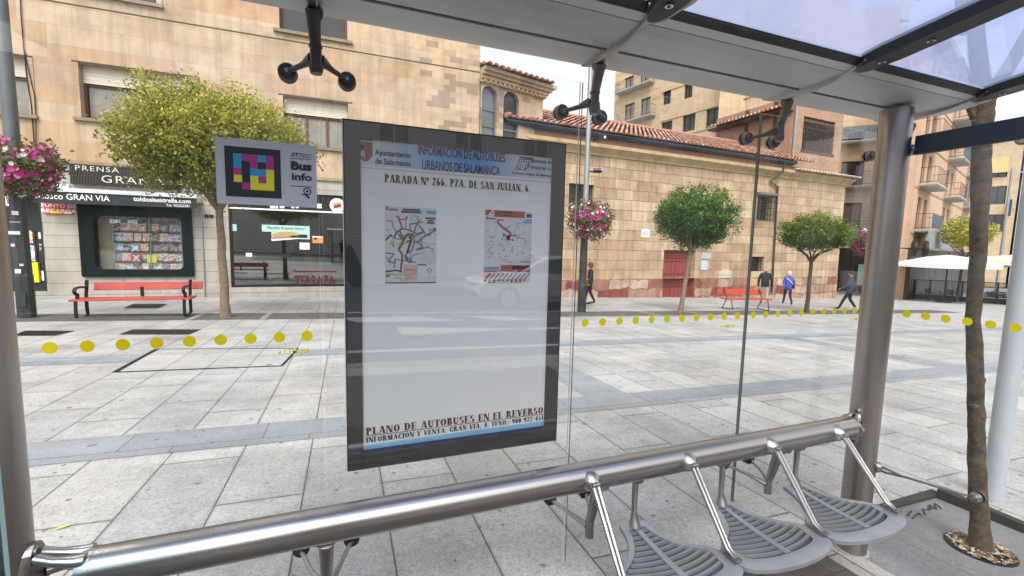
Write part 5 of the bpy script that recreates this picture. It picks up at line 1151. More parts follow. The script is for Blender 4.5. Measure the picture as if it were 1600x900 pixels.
b.face([(cx_ - .026, YT, cz_ + .037), (cx_ + .026, YT, cz_ + .037), (cx_ + .028, YT, cz_ + .045), (cx_ - .028, YT, cz_ + .045)], BLACK)
for k in range(5): x = cx_ - .026 + .013 * k; b.face([(x - .005, YT, cz_ + .045), (x + .005, YT, cz_ + .045), (x + .001, YT, cz_ + .06), (x - .001, YT, cz_ + .06)], BLACK)
b.build('heading_print', ps, True)
b = MB(); a_ = pY(601, 283); c_ = pY(829, 299); stencil(b, 'PARADA Nº 266. PZA. DE SAN JULIÁN, 6.', a_.x, c_.x, pY(601, 284.5).z, .0290, BLACK, YT)
a_ = pY(572, 681); c_ = pY(849, 650); stencil(b, 'PLANO DE AUTOBUSES EN EL REVERSO', a_.x, c_.x, pY(572, 680).z, .030, MAROON, YT); zz = pY(572, 681.5).z
b.face([(a_.x, YT, zz - .001), (c_.x, YT, zz - .001), (c_.x, YT, zz + .0015), (a_.x, YT, zz + .0015)], MAROON)
a_ = pY(572, 692); c_ = pY(849, 660); stencil(b, 'INFORMACIÓN Y VENTA: GRAN VÍA, 4. TFNO.: 900 922 451', a_.x, c_.x, pY(572, 692).z, .0215, INK, YT); b.build('poster_lettering', ps, True)
b = MB(); z1 = pY(564, 695).z; z2 = pY(564, 703.5).z
b.face([(ix0, PYY - .001, z2), (ix1, PYY - .001, z2), (ix1, PYY - .001, z1), (ix0, PYY - .001, z1)], mat('sky blue print', (.22, .48, .66), .5)); b.face([(ix0, PYY - .001, iz0), (ix1, PYY - .001, iz0), (ix1, PYY - .001, z2 - .0002), (ix0, PYY - .001, z2 - .0002)], NAVY); b.build('foot_band', ps, True)
# the two route maps
def sheet(x0, y0, x1, y1): a, c = pY(x0, y0), pY(x1, y1); return a.x, c.x, c.z, a.z
def seg(mb, p, q, w, m, Y):
    p, q = Vector((p[0], 0, p[1])), Vector((q[0], 0, q[1])); d = q - p
    if d.length < 1e-6: return
    d.normalize(); s = Vector((-d.z, 0, d.x)) * w / 2
    mb.face([tuple(v + Vector((0, Y, 0))) for v in (p - s, q - s, q + s, p + s)], m)
GREENP = mat('green print', (.10, .35, .10), .5); ORA = mat('peach print', (.62, .40, .25), .5); BRN = mat('brown print', (.20, .10, .035), .5); GRY = mat('map grey', (.16, .16, .18), .5); LIM = mat('lime print', (.40, .52, .10), .5); PALEG = mat('map pale', (.58, .60, .60), .5); CRIM = mat('crimson print', (.42, .02, .06), .5)
u0, u1, v0, v1 = sheet(601, 322, 681, 442)
Mx = lambda a, c: (u0 + (u1 - u0) * (a - 70) / 520, v1 - (v1 - v0) * (c - 70) / 780)
b = MB(); b.face([(u0, YT, v0), (u1, YT, v0), (u1, YT, v1), (u0, YT, v1)], mat('map paper', (.66, .67, .66), .5)); b.face([(u0, YT - .0005, v0), (u1, YT - .0005, v0), (u1, YT - .0005, v0 + .004), (u0, YT - .0005, v0 + .004)], NAVY)
def rects(L):
    for a, c, d, e, m in L: p, q = Mx(a, e), Mx(d, c); b.face([(p[0], YT - .0004, p[1]), (q[0], YT - .0004, p[1]), (q[0], YT - .0004, q[1]), (p[0], YT - .0004, q[1])], m)
rects([(245, 85, 420, 105, NAVY), (230, 108, 435, 128, NAVY), (80, 72, 104, 110, GRY), (112, 92, 200, 110, GRY), (485, 95, 585, 130, BLUEP), (475, 165, 582, 182, BLACK), (500, 190, 565, 206, BLACK), (490, 212, 570, 230, BLACK), (555, 272, 588, 290, BLACK), (255, 655, 395, 825, mat('map peach area', (.60, .47, .40), .5)), (80, 765, 115, 782, BLACK)])
def poly(m, w, *pts):
    P = [Mx(*p) for p in pts]
    for k, (p, q) in enumerate(zip(P, P[1:])): seg(b, p, q, w, m, YT - .0008 - .00001 * (hash(w) % 7))
poly(CRIM, .006, (180, 165), (205, 170), (215, 215), (230, 250), (240, 285)); poly(GRY, .004, (95, 215), (140, 218), (150, 280), (180, 320)); poly(NAVY, .006, (75, 415), (125, 355), (160, 390), (180, 330), (240, 290)); poly(GRY, .006, (240, 290), (320, 305), (390, 340), (460, 310), (400, 240))
poly(GRY, .006, (350, 350), (390, 230), (420, 190)); poly(GRY, .005, (320, 300), (318, 240), (450, 215)); poly(LIM, .004, (330, 210), (335, 155), (410, 158), (370, 210)); poly(BLUEP, .004, (275, 290), (280, 160)); poly(CRIM, .004, (220, 200), (290, 185), (290, 160)); poly(GRY, .005, (400, 245), (450, 290), (480, 350)); poly(GRY, .007, (370, 420), (400, 420), (470, 360), (590, 290)); poly(GRY, .005, (360, 365), (460, 320))
poly(BRN, .011, (205, 500), (240, 440), (265, 370), (310, 340), (355, 365)); poly(NAVY, .009, (290, 540), (310, 470), (335, 390), (310, 370)); poly(BLUEP, .006, (270, 400), (290, 370), (330, 375)); poly(GRY, .006, (360, 360), (360, 440), (340, 500), (270, 560), (330, 620)); poly(CRIM, .007, (275, 425), (320, 410)); poly(BRN, .008, (205, 500), (240, 550), (240, 640), (225, 660)); poly(NAVY, .006, (230, 660), (228, 735), (190, 715), (75, 730)); poly(CYAN, .005, (325, 510), (320, 640), (350, 560), (400, 545))
poly(GRY, .005, (180, 320), (250, 400), (205, 500)); poly(CRIM, .004, (170, 390), (230, 400), (200, 340), (250, 380)); poly(NAVY, .005, (215, 310), (255, 390)); poly(LIM, .005, (150, 360), (155, 480), (130, 420)); poly(GRY, .005, (75, 540), (160, 545), (100, 630), (160, 640), (170, 600)); poly(GRY, .004, (75, 575), (140, 640)); poly(GRY, .005, (360, 425), (410, 430), (450, 470), (380, 500), (440, 490), (520, 465)); poly(GRY, .004, (430, 380), (445, 440), (420, 500)); poly(GRY, .004, (160, 690), (175, 600), (240, 620)); poly(LIM, .006, (75, 750), (240, 765)); poly(LIM, .006, (155, 790), (215, 795), (245, 830)); poly(ORA, .008, (280, 760), (375, 745), (375, 715), (280, 730)); poly(ORA, .008, (280, 830), (290, 790), (340, 795)); poly(CRIM, .003, (260, 705), (390, 708)); poly(GRY, .006, (395, 655), (490, 660)); poly(LIM, .005, (510, 480), (560, 490), (540, 525)); poly(BRN, .004, (250, 610), (380, 635)); poly(NAVY, .007, (265, 560), (300, 630), (340, 610)); poly(GRY, .003, (520, 690), (545, 715), (520, 740), (495, 715), (520, 690)); poly(GRY, .003, (480, 340), (525, 355), (530, 300), (510, 290), (560, 285))
rr = random.Random(5)
for k in range(60): x, y = rr.uniform(80, 580), rr.uniform(240, 800); rects([(x, y, x + rr.uniform(14, 40), y + rr.uniform(4, 8), rr.choice((GRY, GRY, PALEG, BLUEP, LIM, PALEG)))])
for k in range(18): x = rr.uniform(400, 580); rects([(x, rr.uniform(510, 560), x + 3, rr.uniform(600, 650), PALEG)])
b.build('route_map', ps, True)
u0, u1, v0, v1 = sheet(758, 327.5, 828, 441)
Mx = lambda a, c: (u0 + (u1 - u0) * (a - 120) / 445, v1 - (v1 - v0) * (c - 118) / 715)
b = MB(); b.face([(u0, YT, v0), (u1, YT, v0), (u1, YT, v1), (u0, YT, v1)], mat('map paper', (.66, .67, .66), .5))
RB = mat('brick red print', (.40, .055, .045), .5)
rects([(122, 118, 192, 172, RB), (204, 118, 495, 184, RB), (512, 140, 565, 178, RB), (130, 185, 150, 212, GRY), (152, 194, 220, 210, GRY), (500, 195, 568, 212, BLUEP), (470, 218, 568, 234, BLUEP), (118, 675, 262, 705, mat('teal print', (.12, .34, .46), .5)), (272, 658, 560, 706, RB), (118, 712, 242, 728, RB), (250, 708, 420, 722, RB), (430, 708, 560, 728, RB), (500, 408, 540, 416, LIM), (500, 432, 545, 438, LIM), (465, 620, 555, 628, BLACK), (305, 565, 342, 572, GRY), (290, 603, 336, 610, GRY), (335, 624, 384, 631, GRY), (118, 118, 121, 835, PALEG), (562, 185, 565, 835, PALEG)])
for k in range(6): rects([(225 + k * 26, 130, 244 + k * 26, 146, PAPER), (225 + k * 26, 158, 244 + k * 26, 172, PAPER)])
for k in range(14): rects([(385 + k * 12, 664, 393 + k * 12, 698, PALEG)])
rects([(520, 147, 557, 160, PAPER)])
p = Mx(140, 168); text(b, '2', (p[0] + .001, YT - .0012, p[1]), .030, PAPER, bold=.01, squeeze=1.25)
poly(CRIM, .008, (235, 210), (240, 240), (290, 290), (360, 335), (345, 400), (330, 370), (360, 365), (320, 380), (350, 410)); poly(CRIM, .005, (240, 212), (295, 212))
for k in range(70):
    x, y = rr.uniform(130, 555), rr.uniform(215, 620); a = rr.choice((.4, -.6, -.9, .1, 1.4)) + rr.uniform(-.2, .2); L = rr.uniform(12, 55); poly(GRY if k % 3 else PALEG, .0025, (x, y), (x + L * math.cos(a), y + L * math.sin(a)))
for k in range(26): a = rr.uniform(0, 6.3); L = rr.uniform(20, 60); x, y = 345 + L * math.cos(a) * 1.4, 375 + L * math.sin(a) * .8; rects([(x, y, x + rr.uniform(10, 26), y + 8, rr.choice((GRY, MAROON, BLACK)))])
for k in range(12): x = 130 + k * 38; rects([(x, 640 - rr.uniform(60, 120), x + 3, 655, PALEG)])
for k in range(10):
    x = 128 + k * 42; seg(b, Mx(x + 6, 795), Mx(x + 50, 742), .010 if k == 0 else .006, RB if k == 0 else GRY, YT - .0008); rects([(x - 12, 800, x + 16, 818, RB if k < 6 or k > 8 else CRIM)])
    if k in (1, 2, 6, 7, 8): rects([(x - 8, 822, x + 10, 836, MAROON)])
b.build('route_map', ps, True)

# ------------------------------------------------------------------ bus info sign on the glass
SY = GY - .012
q0, q1, q2_, q3 = (onY(x, y, SY) for x, y in ((335, 213), (494, 228), (495, 325), (339, 317)))
a0, a1, c0, c1 = (q0.x + q3.x) / 2, (q1.x + q2_.x) / 2, (q3.z + q2_.z) / 2, (q0.z + q1.z) / 2
b = MB(); b.box((a0, SY, c0), (a1, SY + .005, c1), SIGNGREY); o = b.build('bus_sign')
tag(o, 'grey rectangular bus sign with a colour block code stuck on the shelter glass', 'sign')
sY = lambda x, y: onY(x, y, SY - .001)
b = MB(); p, q = sY(350, 226), sY(440, 310); s0, s1, s2, s3 = sY(350, 226).x, sY(440, 310).x, sY(353, 306).z, sY(350, 227).z
b.face([(s0, SY - .001, s2), (s1, SY - .001, s2), (s1, SY - .001, s3), (s0, SY - .001, s3)], BLACK)
d0, d1, d2, d3 = sY(364, 240).x, sY(429, 298).x, sY(366, 295).z, sY(364, 239).z
grid = ['CMMCM', 'CKMKM', 'MKCCY', 'YKYMY', 'KMYYY']
for r, row in enumerate(grid):
    for c, ch_ in enumerate(row):
        if ch_ == 'K': continue
        b.face([(d0 + (d1 - d0) * (c + k) / 5, SY - .0018, d3 - (d3 - d2) * (r + j) / 5) for k, j in ((0, 1), (1, 1), (1, 0), (0, 0))], {'C': CYAN, 'M': MAG, 'Y': YEL}[ch_])
b.build('colour_code', o)
b = MB(); x0_ = sY(454, 262).x; x1_ = sY(487, 262).x
fit(b, 'Bus', x0_, x1_, sY(454, 264).z, .026, BLACK, .055, SY - .001); fit(b, 'info', x0_ + .002, x1_, sY(454, 280.5).z, .024, BLACK, .03, SY - .001)
zz = sY(455, 245).z; text(b, 'ST', (x0_ + .002, SY - .001, zz + .003), .012, BLACK, bold=.03, shear=.3, squeeze=1.2); fit(b, 'Salamanca de', x0_ + .03, x1_, zz + .010, .0055, BLACK, .01, SY - .001); fit(b, 'Transportes s.a.', x0_ + .027, x1_, zz + .002, .0055, BLACK, .01, SY - .001); fit(b, 'Autobuses Urbanos de Salamanca', x0_ - .001, x1_, zz - .006, .0045, BLACK, .02, SY - .001)
zz = sY(456, 291).z
for k in range(9): b.face([(x0_ + (x1_ - x0_) * (k + j) / 9, SY - .001, zz + h) for j, h in ((.0, 0), (.8, 0), (.8, .003), (0, .003))], BLACK)
xa, za = sY(480, 297).x, sY(480, 299).z
for (dx, dz, r, m) in ((0, 0, .013, BLACK), (0, 0, .009, SIGNGREY), (0, .0, .0045, BLACK)):
    b.face([(xa + dx + r * math.cos(k * math.pi / 10), SY - .001 - .0004 * (.013 - r) * 100, za + dz + r * math.sin(k * math.pi / 10)) for k in range(20)], m)
seg(b, (xa - .005, za - .012), (xa + .006, za - .024), .006, BLACK, SY - .0012); seg(b, (xa - .018, za - .012), (xa + .004, za - .012), .004, BLACK, SY - .0013)
b.build('sign_print', o)

# ------------------------------------------------------------------ red benches
def bench_left(loc):
    t = thing('park_bench', 'red two board bench with black iron armrests in front of the kiosk window', 'bench', loc)
    L = 2.15
    b = MB(); b.box((-L / 2 - .05, -.24, .40), (L / 2, .04, .44), REDW); b.box((-L / 2 - .05, .055, .405), (L / 2, .21, .445), REDW); b.build('seat', t, bevel=.008)
    b = MB(); M = Matrix.Rotation(R(-12), 4, 'X'); b.box((-L / 2 + .10, .16, .62), (L / 2 + .06, .195, .81), REDW, Matrix.Translation((0, .17, .0)) @ M); b.build('backrest', t, bevel=.008)
    for x in (-L / 2 + .06, L / 2 - .14):
        b = MB(); w = .03
        for dx in (-w / 2, w / 2):
            b.tube([(x + dx, -.20, .40), (x + dx, -.22, .2), (x + dx, -.21, .04), (x + dx, -.17, .012), (x + dx, .12, .012), (x + dx, .24, .05), (x + dx, .23, .2), (x + dx, .22, .42), (x + dx, .30, .82)], .019, IRON, 8)
        b.build('leg', t, smooth=True)
        b = MB()
        for dx in (-w / 2, w / 2): b.tube([(x + dx, .25, .66), (x + dx, .0, .69), (x + dx, -.18, .68), (x + dx, -.23, .62), (x + dx, -.18, .55), (x + dx, -.12, .55), (x + dx, -.12, .44)], .022, IRON, 8)
        b.build('armrest', t, smooth=True)
    b = MB(); b.box((-.02, .2, .38), (.02, .30, .66), IRON); b.build('back_bracket', t)
    return t
p = (G(172, 496) + G(292, 494)) / 2
c0_, c1_ = G(128, 494), G(305, 493)
bench_left((-4.42, 12.3, gz(-4.42, 12.3)))
p0, p1 = G(1128, 481), G(1196, 486)
t = thing('park_bench', 'red bench with thin splayed legs beside the church, behind the walking man', 'bench', ((p0.x + p1.x) / 2, 13.2, gz((p0.x + p1.x) / 2, 13.2)), R(-14))
L = 2.0
b = MB(); b.box((-L / 2, -.22, .42), (L / 2, .0, .46), REDW); b.box((-L / 2, .015, .42), (L / 2, .22, .46), REDW); b.build('seat', t, bevel=.008)
b = MB(); b.box((-L / 2 - .05, .30, .60), (L / 2 - .05, .34, .84), REDW, Matrix.Rotation(R(-6), 4, 'X')); b.build('backrest', t, bevel=.008)
for x in (-L / 2 + .22, L / 2 - .22):
    b = MB(); b.tube([(x, -.2, .42), (x, -.30, .012), (x, .40, .012), (x, .12, .44), (x, .40, .86)], .02, IRON, 8); b.build('leg', t, smooth=True)

# ------------------------------------------------------------------ lamp posts with flower baskets
def foliage(mb, clumps, per, spread, size, m, rng, up=.25, tone=lambda p, r: r.random(), squash=1):
    if mb.tone is None: mb.tone = []
    for c in clumps:
        cv = Vector(c[:3]); s = spread * (c[3] if len(c) > 3 else 1); ct = c[4] if len(c) > 4 else 0
        for _ in range(per):
            d = Vector((rng.gauss(0, 1), rng.gauss(0, 1), rng.gauss(0, 1) * squash)); p = cv + d * s * .55
            a = Vector((rng.uniform(-1, 1), rng.uniform(-1, 1), rng.uniform(-.6, 1) + up)).normalized(); q = a.orthogonal().normalized()
            q = Matrix.Rotation(rng.uniform(0, 6.28), 3, a) @ q; n = a.cross(q); L = size * rng.uniform(.65, 1.25); w = L * .27
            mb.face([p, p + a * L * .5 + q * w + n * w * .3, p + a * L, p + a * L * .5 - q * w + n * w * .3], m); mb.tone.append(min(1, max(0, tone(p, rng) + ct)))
def basket(x, y, z, lab, seed, r=.58):
    rng = random.Random(seed)
    t = thing('flower_basket', lab, 'flower basket', (x, y, z), 0, 'flower baskets on the lamp posts')
    b = MB(); b.tube([(0, 0, -.30), (0, 0, -.05), (0, 0, .0)], [.26, .44, .45], mat('basket liner', (.06, .06, .03), .9, 0, .3, 6), 20); b.build('planter', t)
    def shell(k, jr=.12):
        out = []
        for _ in range(k):
            a, h = rng.uniform(0, 6.283), rng.uniform(-.95, .75); rr_ = math.sqrt(max(.02, 1 - h * h)); q = r * rng.uniform(1 - jr, 1.08); out.append((math.cos(a) * rr_ * q * 1.02, math.sin(a) * rr_ * q * 1.02, h * q * 1.02 + rng.uniform(-.05, .04), 1, rng.uniform(-.2, .25)))
        return out
    b = MB(); foliage(b, shell(230), 13, .16, .085, LEAF_B, rng); b.build('foliage', t)
    for m, nm, k in ((PET_M, 'pink_blossom', 420), (PET_W, 'white_blossom', 260)):
        b = MB(); b.tone = []
        for c in shell(k, .02):
            p = Vector(c[:3]) * 1.06
            if (nm[0] == 'w') != (math.sin(math.atan2(p.y, p.x) * 2 + seed) * .45 + p.z * .9 + rng.gauss(0, .75) > .28): continue
            nrm = p.normalized()
            for j in range(rng.randint(1, 3)):
                pc = p + Vector((rng.gauss(0, .05), rng.gauss(0, .05), rng.gauss(0, .05))); q = nrm.orthogonal().normalized(); s_ = nrm.cross(q); rad = rng.uniform(.032, .05); tn = rng.random()
                ring = [pc + q * rad * math.cos(k2 * 1.2566) + s_ * rad * math.sin(k2 * 1.2566) + nrm * rad * .35 for k2 in range(5)]
                for k2 in range(5): b.face([pc, ring[k2], ring[(k2 + 1) % 5]], m); b.tone.append(tn)
        b.build(nm, t)
def lamp_post(x, y, lab, r0=.155, h1=3.0, upper=GALV, top=9.0, ur=.075):
    z0 = gz(x, y); t = thing('lamp_post', lab, 'lamp post', (x, y, z0), 0, 'lamp posts along the square')
    b = MB(); b.tube([(0, 0, 0), (0, 0, .9), (0, 0, .93), (0, 0, h1)], [r0, r0 * .96, r0 * .9, r0 * .78], LAMPP, 8); b.tube([(0, 0, h1), (0, 0, h1 + .06)], [r0 * .86, r0 * .8], LAMPP, 8); b.build('lamp_base', t)
    b = MB(); b.tube([(0, 0, h1 + .05), (0, 0, top)], [ur * 1.08, ur * .8], upper, 14); b.tube([(0, 0, top), (0, -.9, top + .5), (0, -1.6, top + .55)], [.04, .035, .03], upper, 8); b.build('lamp_pole', t, smooth=True)
    b = MB(); b.box((-.14, -2.1, top + .48), (.14, -1.5, top + .62), LAMPP); b.build('lamp_head', t, bevel=.03)
    b = MB(); b.box((-.08, -r0 - .006, .25), (.08, -r0 + .03, .55), LAMPP); b.build('lamp_hatch', t)
    return t
lp = lamp_post(-6.34, 12.3, 'dark lamp post with stickers on its base in front of the kiosk doorway', .155, 3.2, mat('grey lamp shaft', (.13, .14, .15), .45, .4, .15, 4), 10, .115)
b = MB(); rng = random.Random(4)
for (a, z, w_, h) in ((-95, 1.75, .10, .07), (-80, 2.15, .05, .08), (-110, 1.5, .04, .06), (-85, 2.0, .08, .012), (-70, 1.1, .03, .05), (-92, .95, .05, .09)):
    c = Vector((math.cos(R(a)), math.sin(R(a)), 0)); s_ = Vector((-c.y, c.x, 0)); p = c * .158 + Vector((0, 0, z)); b.face([p - s_ * w_, p + s_ * w_, p + s_ * w_ + Vector((0, 0, h)), p - s_ * w_ + Vector((0, 0, h))], SIGNGREY)
b.build('sticker', lp)
basket(-6.22, 12.2, gz(-6.3, 12.2) + 3.16, 'pink and white hanging flower basket at the left lamp post above the kiosk awning', 5, .54)
lamp_post(7.34, 12.75, 'dark lamp post right of the display case with grey upper shaft', .15, 2.75, GALV, 8.2, .085)
basket(7.42, 12.6, gz(7.4, 12.6) + 3.05, 'pink and white hanging flower basket on the lamp post right of the display case', 8, .60)
lamp_post(21.0, 12.3, 'dark lamp post mostly hidden behind the right shelter post', .15, 2.8, GALV, 8.2, .085)
basket(20.75, 12.2, gz(21, 12.2) + 3.05, 'pink flower basket peeping out left of the right shelter post', 12, .55)
for (x, y, lab, dx) in ((934, 217, 'boxy grey camera on the upper shaft of the lamp post right of the display case', .0), (931, 267, 'small dark camera on the lamp shaft below the boxy one', .0)):
    p = onY(x, y, 12.7); t = thing('security_camera', lab, 'camera', p)
    b = MB(); b.box((-.12, -.25, -.07), (.16, .12, .10), DKF) if y < 240 else b.tube([(-.10, 0, 0), (.12, -.12, 0)], .075, DKF, 14); b.build('camera_body', t, bevel=.01)
    b = MB(); b.tube([(-.10, .02, -.03), (7.42 - p.x, .05, -.03)], .025, DKF, 8); b.build('camera_arm', t)
    b = MB(); b.tube([(.10, -.25, 0.01), (.10, -.27, .01)], .045, STRIP, 14) if y < 240 else b.tube([(.12, -.12, 0), (.15, -.14, 0)], .06, DARKGLASS, 14); b.build('camera_lens', t)

# ------------------------------------------------------------------ trees
def skel(b, base, top, r0, r1, rng, m, nb, spread, h, forks=True):
    pts = []; n = 7; base, top = Vector(base), Vector(top)
    for k in range(n + 1): s = k / n; p = base.lerp(top, s); pts.append(p + Vector((rng.gauss(0, .012), rng.gauss(0, .012), 0)) * (0 < k < n))
    b.tube(pts, [r0 * 1.25] + [r0 + (r1 - r0) * k / n for k in range(1, n + 1)], m, 12)
    for k in range(nb):
        a = 6.283 * k / nb + rng.uniform(-.3, .3); q = top + Vector((math.cos(a) * spread * .5, math.sin(a) * spread * .5, h * .45)); q2 = top + Vector((math.cos(a) * spread, math.sin(a) * spread, h * rng.uniform(.55, 1)))
        b.tube([top - Vector((0, 0, .12)), top.lerp(q, .5) + Vector((0, 0, .02)), q, q2], [r1 * .75, r1 * .55, r1 * .4, r1 * .15], m, 7)
        for j in range(3):
            a2 = a + rng.uniform(-.9, .9); b.tube([q, q + Vector((math.cos(a2) * spread * .45, math.sin(a2) * spread * .45, h * rng.uniform(.1, .5)))], [r1 * .3, r1 * .1], m, 5)
def tree(x, y, lab, cx, cz, rx, rz_, trunk_h, leaf, seed, nclump, per, lsize, r0=.09, r1=.055, lean=(0, 0), bark=BARK, tone=None, flat=0, spread=.3):
    rng = random.Random(seed); z0 = gz(x, y); t = thing('street_tree', lab, 'tree', (x, y, z0), 0, 'clipped street trees in the square')
    b = MB(); skel(b, (0, 0, -.02), (lean[0], lean[1], trunk_h), r0, r1, rng, bark, 6, rx * .6, rz_ * .9); b.build('trunk', t, smooth=True)
    cl = []
    for _ in range(nclump):
        while True:
            d = Vector((rng.uniform(-1, 1), rng.uniform(-1, 1), rng.uniform(-1, 1)))
            if .25 < d.length < 1: break
        l = d.length; k = (rng.uniform(.55, 1) if rng.random() < .8 else rng.uniform(.2, .6)) / l
        d = d * k; wob = 1 + .13 * math.sin(3 * math.atan2(d.y, d.x) + seed) + .08 * math.sin(7 * math.atan2(d.y, d.x)) + rng.uniform(-.06, .08)
        if d.z < 0: d.z *= (.78 - flat)
        cl.append((cx + d.x * rx * wob, d.y * rx * wob, cz + d.z * rz_ * wob, rng.uniform(.7, 1.25), rng.uniform(-.22, .25)))
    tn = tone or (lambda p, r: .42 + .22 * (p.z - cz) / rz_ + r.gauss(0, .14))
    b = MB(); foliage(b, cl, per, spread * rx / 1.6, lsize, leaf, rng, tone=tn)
    for _ in range(34):   # loose shoots that break the outline
        a = rng.uniform(0, 6.283); h = rng.uniform(.0, 1); q = Vector((cx + math.cos(a) * rx * math.sqrt(1 - h * h) * .97, math.sin(a) * rx * math.sqrt(1 - h * h) * .97, cz + h * rz_ * .97)); d = (q - Vector((cx, 0, cz - rz_ * .3))).normalized()
        foliage(b, [tuple(q + d * s * .07) + (.25, .3) for s in range(rng.randint(2, 4))], 6, .25, lsize, leaf, rng, tone=tn)
    b.build('crown', t); return t
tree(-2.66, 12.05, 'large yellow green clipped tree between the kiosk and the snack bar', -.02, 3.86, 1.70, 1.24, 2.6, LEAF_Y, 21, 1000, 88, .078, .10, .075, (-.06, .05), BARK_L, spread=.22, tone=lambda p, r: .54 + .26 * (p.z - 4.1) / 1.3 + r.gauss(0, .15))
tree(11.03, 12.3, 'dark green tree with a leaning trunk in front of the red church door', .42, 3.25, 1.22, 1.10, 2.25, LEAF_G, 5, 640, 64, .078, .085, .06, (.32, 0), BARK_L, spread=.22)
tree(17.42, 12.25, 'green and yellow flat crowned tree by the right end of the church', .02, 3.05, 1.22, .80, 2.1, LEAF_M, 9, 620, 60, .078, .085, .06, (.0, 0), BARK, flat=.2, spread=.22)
tree(39.5, 17.4, 'far yellow leaved tree behind the cafe terrace', .4, 4.6, 1.35, 1.15, 3.0, LEAF_Y, 14, 240, 36, .16, .10, .07, (.35, 0), BARK, spread=.24, tone=lambda p, r: .8 + r.gauss(0, .12))
# the near tree outside the end pane
TX, TY = 3.34, 1.235
t = thing('near_tree', 'slim mossy tree trunk standing in the round pit just outside the shelter end', 'tree', (TX, TY, gz(TX, TY)))
rng = random.Random(2)
b = MB(); zs_ = [0, .06, .18, .5, .9, 1.3, 1.7, 2.05, 2.3, 2.45, 2.62]; off = [(0, 0), (-.003, 0), (-.018, 0), (-.056, 0), (-.094, 0), (-.140, 0), (-.155, 0), (-.178, 0), (-.192, 0), (-.195, 0), (-.20, 0)]
rad = [.060, .049, .041, .037, .035, .033, .034, .040, .040, .039, .038]
MOSS = mat('mossy bark', (.098, .070, .045), .95, 0, .75, 22, bmp=1.0)
LN = Vector((.347, -.938, 0))
tk = [Vector((0, 0, z)) + LN * o[0] for o, z in zip(off, zs_)]; pv = []; pr_ = []
for k in range(len(tk) - 1):
    for j in range(6):
        q = j / 6; pv.append(tk[k].lerp(tk[k + 1], q) + Vector((rng.gauss(0, .0012), rng.gauss(0, .0012), 0))); pr_.append((rad[k] + (rad[k + 1] - rad[k]) * q) * rng.uniform(.965, 1.04))
b.tube(pv, pr_, MOSS, 26)
b.v = [tuple(Vector(v) + (Vector(v) - Vector((*(LN * 0).xy, v[2]))).normalized() * 0 + Vector((rng.gauss(0, .0011), rng.gauss(0, .0011), 0))) for v in b.v]
for z, a in ((.62, 200), (1.12, 250), (1.75, 215), (2.2, 260), (.95, 300)):
    k = min(range(len(pv)), key=lambda i: abs(pv[i].z - z)); c = pv[k]; b.ball(c + Vector((math.cos(R(a)), math.sin(R(a)), 0)) * pr_[k] * .82, .014, MOSS, 8, 6, (1, 1, 1.5))
TT = LN * -.2
b.tube([TT + Vector(q) for q in ((0, 0, 2.5), (-.03, .04, 2.75), (-.06, .08, 3.1), (-.1, .15, 3.8))], [.042, .036, .033, .02], MOSS, 10); b.tube([TT + Vector(q) for q in ((0, 0, 2.48), (.04, -.07, 2.68), (.12, -.16, 3.0), (.4, -.3, 3.8))], [.036, .03, .028, .016], MOSS, 10)
b.tube([TT + Vector(q) for q in ((0, .0, 2.35), (-.02, .05, 2.5), (-.04, .11, 2.75))], [.03, .027, .018], MOSS, 8); b.build('trunk', t, smooth=True)
b = MB(); cl = []
for _ in range(120):
    d = Vector((rng.gauss(0, 1), rng.gauss(0, 1), rng.gauss(0, 1))).normalized() * rng.uniform(.5, 1); cl.append((.75 + d.x * 1.1, -.0 + d.y * 1.0, 4.2 + d.z * .95, 1, rng.uniform(-.2, .2)))
cl += [(.36, -.02, 2.70, .25, 0), (.46, -.05, 2.75, .3, .1), (.42, -.02, 2.84, .3, 0)]
foliage(b, cl, 26, .32, .10, LEAF_M, rng); b.build('crown', t)
pit = MB(); zc2 = gz(TX, TY); pit.tube([(TX, TY, zc2 + .006), (TX, TY, zc2 + .012)], .148, IRON, 40); o = pit.build('pit_rim'); tag(o, 'round dark tree pit rim cut in the paved slab around the near trunk', 'tree pit')
b = MB(); b.tone = []
for _ in range(420):
    a, r_ = rng.uniform(0, 6.283), .137 * math.sqrt(rng.random()); x, y = TX + r_ * math.cos(a), TY + r_ * math.sin(a); s_ = rng.uniform(.006, .014); an_ = rng.uniform(0, 6.283); tl = rng.uniform(-.5, .5); z = zc2 + .018 + rng.uniform(0, .012)
    ex_, ey_ = Vector((math.cos(an_), math.sin(an_), tl * .4)), Vector((-math.sin(an_), math.cos(an_), -tl * .3)); c = Vector((x, y, z)); b.face([c - ex_ * s_, c - ey_ * s_ * .6, c + ex_ * s_, c + ey_ * s_ * .6], attr_mat('pit litter', (.10, .05, .02), (.38, .22, .12), (.62, .58, .50), .8) if 'pit litter' not in MATS else MATS['pit litter']); b.tone.append(rng.random())
o = b.build('pit_litter'); o['kind'] = 'stuff'
